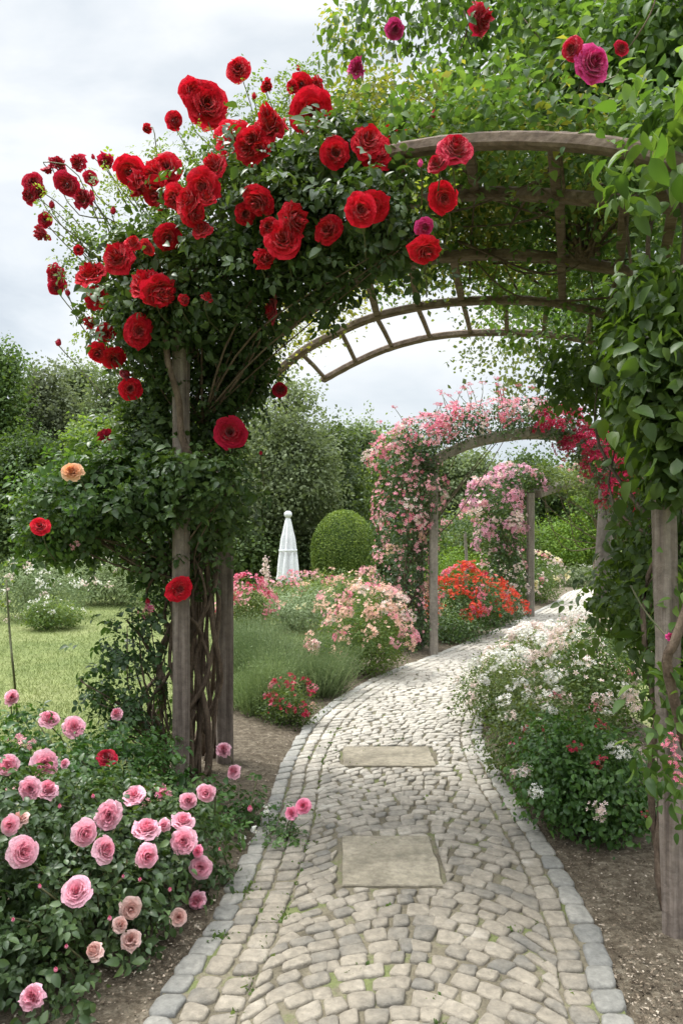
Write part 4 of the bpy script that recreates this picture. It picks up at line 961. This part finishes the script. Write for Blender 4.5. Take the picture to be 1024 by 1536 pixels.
# left bed
shrub('herb_clump','soft feathery green clump of fine stems between pergola and pink rose bush','herb',422,1046,1.0,1.7,.62,11000,.022,L_FEATHER,(),8,blade=True)
shrub('herb_clump','lower feathery grass-like clump at the foot of the second left post','herb',365,1080,.5,.9,.5,3500,.022,L_FEATHER,(),9,blade=True)
shrub('flowering_shrub','small green bush with scarlet flower spikes at the edge of the left bed','shrub',428,1100,.5,.45,.42,3200,.022,L_MEADOW,[(P_SCRIM,14,.05,(7,.3)),(P_SROSE,5,.04,(7,.3)),(P_SSALMON,2,.04)],10)
shrub('rose_bush','large salmon pink rose bush below the nearer arch, beside the path curve','rose bush',552,1034,1.15,1.4,1.04,11000,.028,L_MEADOW,[([P_SSALMON,P_SSALMON,P_SPALE],56,.09),([P_SPINK,P_SROSE],26,.085)],11)
shrub('rose_bush','salmon pink rose bush farther back, left of the nearer arch leg','rose bush',545,965,1.5,1.6,1.05,6500,.035,L_MEADOW,[(P_SSALMON,34,.09),(P_SPINK,12,.09)],12)
shrub('rose_bush','small red and pink rose bush seen between the posts and the feathery clump','rose bush',366,968,.85,.9,1.0,5200,.035,L_MEADOW,[(P_SROSE,20,.10),(P_SCRIM,14,.09),(P_SPINK,10,.08)],13)
shrub('rose_bush','pink rose bush growing at the foot of the closed white parasol','rose bush',455,915,2.2,2.,.72,5000,.055,L_MEADOW,[(P_SROSE,14,.14),(P_SPINK,14,.13)],14)
shrub('flowering_shrub','scarlet and orange flowering bush between the two timber arches','shrub',706,964,1.25,1.3,1.12,7500,.04,L_BUSH,[(P_ORANGE,50,.12),([P_SCRIM,P_SROSE],26,.11)],15)
shrub('flowering_shrub','low orange flowered bush beside the leg of the farther arch','shrub',748,946,1.1,.9,.8,4200,.04,L_BUSH,[(P_ORANGE,22,.10)],16)
shrub('rose_bush','creamy white rose bush on the inner bend beyond the farther arch','rose bush',812,912,1.5,2.2,1.25,6000,.055,L_MEADOW,[([P_SPALE,P_YELL],34,.12),(P_SROSE,6,.12)],17)
shrub('leafy_shrub','low bright green mound of herbs filling the bed behind the feathery clump','shrub',430,955,2.0,2.2,.75,9000,.04,L_FEATHER,[(P_YELL,6,.06),(P_SSALMON,5,.07)],18)
shrub('leafy_shrub','loose green shrub between the salmon roses and the clipped dome','shrub',500,930,2.2,2.0,.95,8000,.045,L_MEADOW,[(P_SSALMON,10,.08)],19)
shrub('leafy_shrub','dark low shrub under the scarlet flowers at the path side','shrub',672,972,1.1,.8,.6,4500,.035,L_BUSH,[(P_ORANGE,3,.07)],20)
shrub('leafy_shrub','wide rounded bright green shrub in the distance beyond the bend','shrub',860,872,4.2,3.5,2.3,14000,.09,L_HEDGE,(),21)
shrub('leafy_shrub','lime green shrub seen behind the thin pole between the arches','shrub',690,900,2.,1.8,1.4,7000,.06,L_HEDGE,(),22)
shrub('leafy_shrub','grey green meadow clump at the far side of the path bend','shrub',860,884,3.6,1.6,.7,5000,.07,L_FEATHER,[(P_SWHITE,5,.08)],23)
# left background
shrub('flowering_shrub','white flowered shrub at the far left edge of the lawn','shrub',20,935,2.,2.,1.25,6500,.05,L_FEATHER,[(P_SWHITE,26,.09),(P_SPALE,8,.08)],24,'white flowered shrubs round the lawn')
shrub('flowering_shrub','round low white flowered shrub standing on the lawn','shrub',55,948,1.15,1.1,.55,5000,.04,L_MEADOW,[(P_SWHITE,12,.06)],25,'white flowered shrubs round the lawn')
shrub('flowering_shrub','long grey green shrub with pale flowers behind the lawn, left of the posts','shrub',150,912,3.6,2.2,1.15,10000,.06,L_FEATHER,[(P_SPALE,16,.09),(P_SWHITE,10,.09)],26,'white flowered shrubs round the lawn')
shrub('leafy_shrub','feathery sunlit shrub seen right behind the left posts','shrub',240,925,1.8,1.8,1.2,5500,.05,L_FEATHER,[(P_SPALE,4,.08)],27)
for k,(px,py,w_,h_,lb) in enumerate(((20,884,6,3.4,'dark hedge shrub at the far left under the trees'),(130,880,5,2.6,'dark green shrub behind the lawn below the pale tree tops'),(300,884,5,2.7,'dark shrub behind the lawn hidden mostly by the left posts'),(372,880,3.2,2.5,'mid green shrub left of the closed parasol'),(500,878,4.5,2.4,'dark shrub directly behind the parasol and the clipped dome'),(600,880,4,2.6,'shrub behind the salmon roses and the nearer arch'),(735,872,4,2.8,'shrub seen through the nearer arch'))):
    shrub('leafy_shrub',lb,'shrub',px,py,w_,3,h_,8000,.11,L_TREE[1] if k in(3,6) else L_TREE[0],(),40+k,'dark shrubs under the distant trees',tpl=LEAFQ)
# canes, poles
mb=MB(); tube(mb,spline([G(28,1095),W(22,1020,4.7)*1.,W(15,950,4.75),W(10,870,4.8)],10),.009,.006,6); 
ST=empty('young_rose_stem',G(28,1095),'thin bare stem with pale buds standing on the left edge of the lawn','plant'); mb.build('stem',TWIG,ST)
r=np.random.default_rng(9)
mb=MB(); scatter_leaves(mb,[blob(10,880,4.8,18,45,.1)],60,.025,r,LEAF2,clump=4,cr=.03,lo=0); mb.build('foliage',L_LIGHTROSE,ST)
for y in (862,885,905,930): put('flower_cluster',clusters(P_SPALE)[y%4],ST,W(8+y%9,y,4.78),rot_to((0,-.7,.7),y),.022)
STD=empty('standard_rose',G(698,900),'slender pale pole-like trunk of a standard rose between the arches','rose'); mb=MB(); b=G(698,900); tube(mb,spline([b,b+(.02,0,.8),b+(-.02,0,1.65)],10),.045,.035,8,.03); mb.build('trunk',WOODGREY,STD)
mb=MB(); sb=[blobm(b[0]-.1,b[1],1.85,.45,.4,.3)]; scatter_leaves(mb,sb,900,.05,r,LEAF2,clump=6,lo=0); mb.build('foliage',L_BUSH,STD); flowers_on(STD,sb,P_SPINK,10,.1,r)

# ------------------------------------------------------------------ clipped dome, parasol, little figure-like flower column
r=np.random.default_rng(110); b=G(515,886); TP=empty('clipped_dome_bush',b,'smooth egg shaped clipped green bush beside the closed parasol','topiary')
hh=2.24; cz=hh*.46
def dome(u):
    th=np.arccos(u[:,2]); rr=np.ones(len(u)); x=u[:,0]*.98; y=u[:,1]*.98; z=np.where(u[:,2]>0,u[:,2]*(hh-cz),u[:,2]*cz*1.02)
    sc=np.where(u[:,2]<0,np.sqrt(np.clip(1-u[:,2]**2,0,1))**-.35,1); sc=np.clip(sc,1,1.35)
    return np.column_stack([b[0]+x*.93*sc,b[1]+.9+y*.93*sc,np.maximum(cz+z,.03)])
u=nrm(r.normal(size=(26000,3))); P=dome(u)*1.; P=P+u*r.normal(size=(len(u),1))*.018
mb=MB(); place_leaves(mb,LEAFQ,P,nrm(u*.9+r.normal(size=u.shape)*.7),nrm(u+r.normal(size=u.shape)*.6),r.uniform(.035,.065,len(u))); mb.build('foliage',L_HEDGE,TP)
n1,n2=18,28; th=np.linspace(.02,np.pi-.02,n1)[:,None]; ph=np.arange(n2)[None,:]/n2*2*np.pi
U=np.stack([np.sin(th)*np.cos(ph),np.sin(th)*np.sin(ph),np.cos(th)+0*ph],-1).reshape(-1,3); V=dome(U); c=np.array((b[0],b[1]+.9,cz)); V=c+(V-c)*.95
i=np.arange(n1-1)[:,None]*n2; j=np.arange(n2)[None,:]; q=np.stack([i+j,i+n2+j,i+n2+(j+1)%n2,i+(j+1)%n2],-1).reshape(-1,4)
mb=MB(); mb.add(V,q); mb.build('foliage_core',L_TREE[0],TP)  # solid dark green core added inside the leaf shell to make the dome opaque
# closed parasol
b=G(432,897); UM=empty('closed_parasol',b,'closed white garden parasol with a round knob on top','parasol')
CLOTH=noise_mat('white_canvas',[(.3,(.62,.63,.66)),(.7,(.76,.77,.79))],(3,3,3),4,.85,.15,.01)
mb=MB(); nz_,na=26,72; t=np.linspace(0,1,nz_)[:,None]; a=np.arange(na)[None,:]/na*2*np.pi
top=W(432,776,b[1])[2]; zb=.42
R=np.interp(t,[0,.06,.35,.8,1],[.045,.075,.15,.235,.265]); fold=1+.20*np.clip(t*3,0,1)*np.cos(8*(a+.35*t))+.05*np.cos(16*a+2*t)
X=b[0]+R*fold*np.cos(a); Yy=b[1]+R*fold*np.sin(a); Zz=top-(top-zb)*t+.05*t*np.cos(8*(a+.35*t))+0*a
i=np.arange(nz_-1)[:,None]*na; j=np.arange(na)[None,:]; mb.add(np.stack([X,Yy,Zz],-1).reshape(-1,3),np.stack([i+j,i+na+j,i+na+(j+1)%na,i+(j+1)%na],-1).reshape(-1,4)); mb.build('canopy',CLOTH,UM)
mb=MB(); zc=top+.07; 
pts=np.column_stack([np.full(9,b[0]),np.full(9,b[1]),np.linspace(top-.06,top+.155,9)])
rad=.10*np.sqrt(np.clip(1-((pts[:,2]-zc)/.095)**2,.08,1)); T=[]
a=np.arange(14)/14*2*np.pi; V=(pts[:,None,:]+rad[:,None,None]*np.stack([np.cos(a),np.sin(a),0*a],-1)[None]).reshape(-1,3)
i=np.arange(8)[:,None]*14; j=np.arange(14)[None,:]; mb.add(np.vstack([V,pts[-1:]]),np.stack([i+j,i+(j+1)%14,i+14+(j+1)%14,i+14+j],-1).reshape(-1,4),[(112+k,112+(k+1)%14,126) for k in range(14)]); mb.build('knob',CLOTH,UM)
mb=MB(); tube(mb,[b+(0,0,0),b+(0,0,.6),b+(0,0,1.6)],.03,.03,10); mb.build('pole',WOODGREY,UM)
mb=MB(); tube(mb,[b+(0,0,0),b+(0,0,.05)],.28,.26,20); tube(mb,[b+(0,0,.05),b+(0,0,.3)],.05,.05,12); mb.build('base',WOODGREY,UM)
a=np.arange(40)/39*2*np.pi; zt=top-(top-zb)*.52
mb=MB(); sweep(mb,np.column_stack([b[0]+.222*np.cos(a),b[1]+.222*np.sin(a),np.full(40,zt)]),.05,.012,(0,0,1),.2); mb.build('tie_strap',CLOTH,UM)
# column of pale pink flowers
b=G(398,905); FC=empty('standard_rose',b,'slim column of pale pink flowers left of the closed parasol','rose'); mb=MB(); tube(mb,[b,b+(0,0,1.)],.02,.015,6); mb.build('stem',TWIG,FC)
for k in range(12): put('flower_cluster',clusters(P_SPALE)[k%4],FC,b+np.array((r.normal()*.05,r.normal()*.05-.03,.45+k*.05)),rot_to((0,-1,.4),k),.09)

# ------------------------------------------------------------------ trees
def tree(label,px,d,top_y,w_px,kind,seed,low=.10,n=None,leaf=None,upright=1.,trunk_r=None,lobes=13,m=None,group='distant trees behind the garden'):
    r=np.random.default_rng(2000+seed); x=(px-512)/F*d; H=EYE+(HZ-top_y)/F*d; Wd=w_px/F*d
    E=empty('tree',(x,d,0),label,'tree',group)
    bl=[]
    for k in range(lobes):
        t=(k+.5)/lobes; z=H*(low+(1-low)*t); env=math.sin(math.pi*min(1,.18+.78*t))**.8
        a=r.uniform(0,6.28); q=r.uniform(.2,.72)*Wd/2*env
        s=Wd*.25*env*r.uniform(.6,1.3)+.2
        bl.append(blobm(x+math.cos(a)*q,d+math.sin(a)*q,min(z,H-s*.8),s,s,s*r.uniform(.8,1.15)*upright))
    for k in range(int(lobes*.9)):
        t=r.uniform(.1,1); z=H*(low+(1-low)*t); a=r.uniform(3.3,6.1); env=math.sin(math.pi*min(1,.18+.78*t))**.8
        s=Wd*.15*r.uniform(.6,1.2)+.15
        bl.append(blobm(x+math.cos(a)*Wd/2*env*.8,d+math.sin(a)*Wd/2*env*.8,min(z,H-s*.3),s,s,s*upright))
    lf=leaf or .0052*d; n=n or 21000
    mb=MB(); scatter_leaves(mb,bl,n,lf,r,LEAFQ,clump=14,cr=lf*2.1,lo=.5,rnd=1.)
    tips,o=samp(bl,int(n*.09/6),r,.95)          # leafy shoots breaking the outline
    i=np.arange(len(tips)).repeat(9); f=r.random(len(i)); sh=tips[i]+(o[i]*.45+np.array((0,0,.8)))*(f*lf*r.uniform(3,7,len(tips))[i])[:,None]+r.normal(size=(len(i),3))*lf*.5
    place_leaves(mb,LEAFQ,sh,nrm(r.normal(size=(len(i),3))+(0,0,.5)),r.normal(size=(len(i),3)),lf*r.uniform(.6,1,len(i)))
    mb.build('crown',m or L_TREE[kind],E)
    mb=MB(); tr=trunk_r or H*.018+.04
    tube(mb,spline([(x,d,-.1),(x+r.normal()*.1,d,H*.3),(x+r.normal()*.2,d+r.normal()*.2,H*.62),(x,d,H*.9)],16),tr,tr*.25,9,.03)
    for k in range(min(16,len(bl))):
        c,R=bl[k]; z=max(H*.12,c[2]-R[2]-r.uniform(0,.15)*H); s_=np.array((x,d,z)); tube(mb,spline([s_,(s_+c)/2+(0,0,-.1*R[2]),c+(0,0,R[2]*.5)],8),tr*.32,tr*.07,6)
    mb.build('trunk',TBARK,E); return E
tree('tallest dark tree at the far left edge of the picture',-10,27,528,110,0,1)
tree('pale feathery tree second from the left edge',62,30,552,110,2,2,lobes=15)
tree('grey green slender tree standing behind the lawn, left of the bright poplar',112,33,560,80,2,3,upright=1.4)
tree('upright grey green tree just left of the climbing rose',165,30,572,95,2,4,upright=1.3)
tree('mid green tree partly hidden by the left foliage column',225,32,590,110,1,5)
tree('darker round tree in front of the pale ones at far left',40,24,662,150,0,6,lobes=12)
tree('broad dark tree below the grey tops, behind the peach bloom',150,25,650,150,1,7)
tree('dark tree hidden behind the left posts',300,28,620,140,0,8)
tree('big grey green willow-like tree right of the left posts',432,24,560,150,2,9,n=22000,lobes=16)
tree('dark tree filling the gap behind the parasol',400,27,650,120,0,10)
tree('dark green tree behind the clipped dome',490,27,655,110,0,11,n=16000)
tree('lighter tree between the dome and the nearer arch',548,32,645,80,2,12)
tree('mid green tree behind the left leg of the nearer arch',600,30,670,100,1,13)
tree('grey green tree framed by the nearer arch',690,30,690,110,2,14)
tree('blue green tree in the middle of the farther arch view',790,32,690,120,0,15)
tree('tree seen under the farther arch at right',870,33,700,120,2,16)
tree('far right tree behind the hanging vine',960,27,640,150,1,17)
tree('dark tree past the right edge of the frame',1080,24,560,180,0,18)
tree('tree past the left edge of the frame',-130,26,560,180,1,19)
# bright tree rising behind the pergola
tree('bright yellow green tree rising tall behind the pergola roof',900,11.5,-60,540,1,20,low=.42,n=26000,leaf=.085,lobes=16,m=L_YELLOW if 0 else leaf_mat('bright_tree_leaf',[(.05,.078,.022),(.10,.135,.038),(.18,.205,.07)],.4,.55,.25,(1.45,1.45,.6),nscale=.5),group=None,trunk_r=.14)
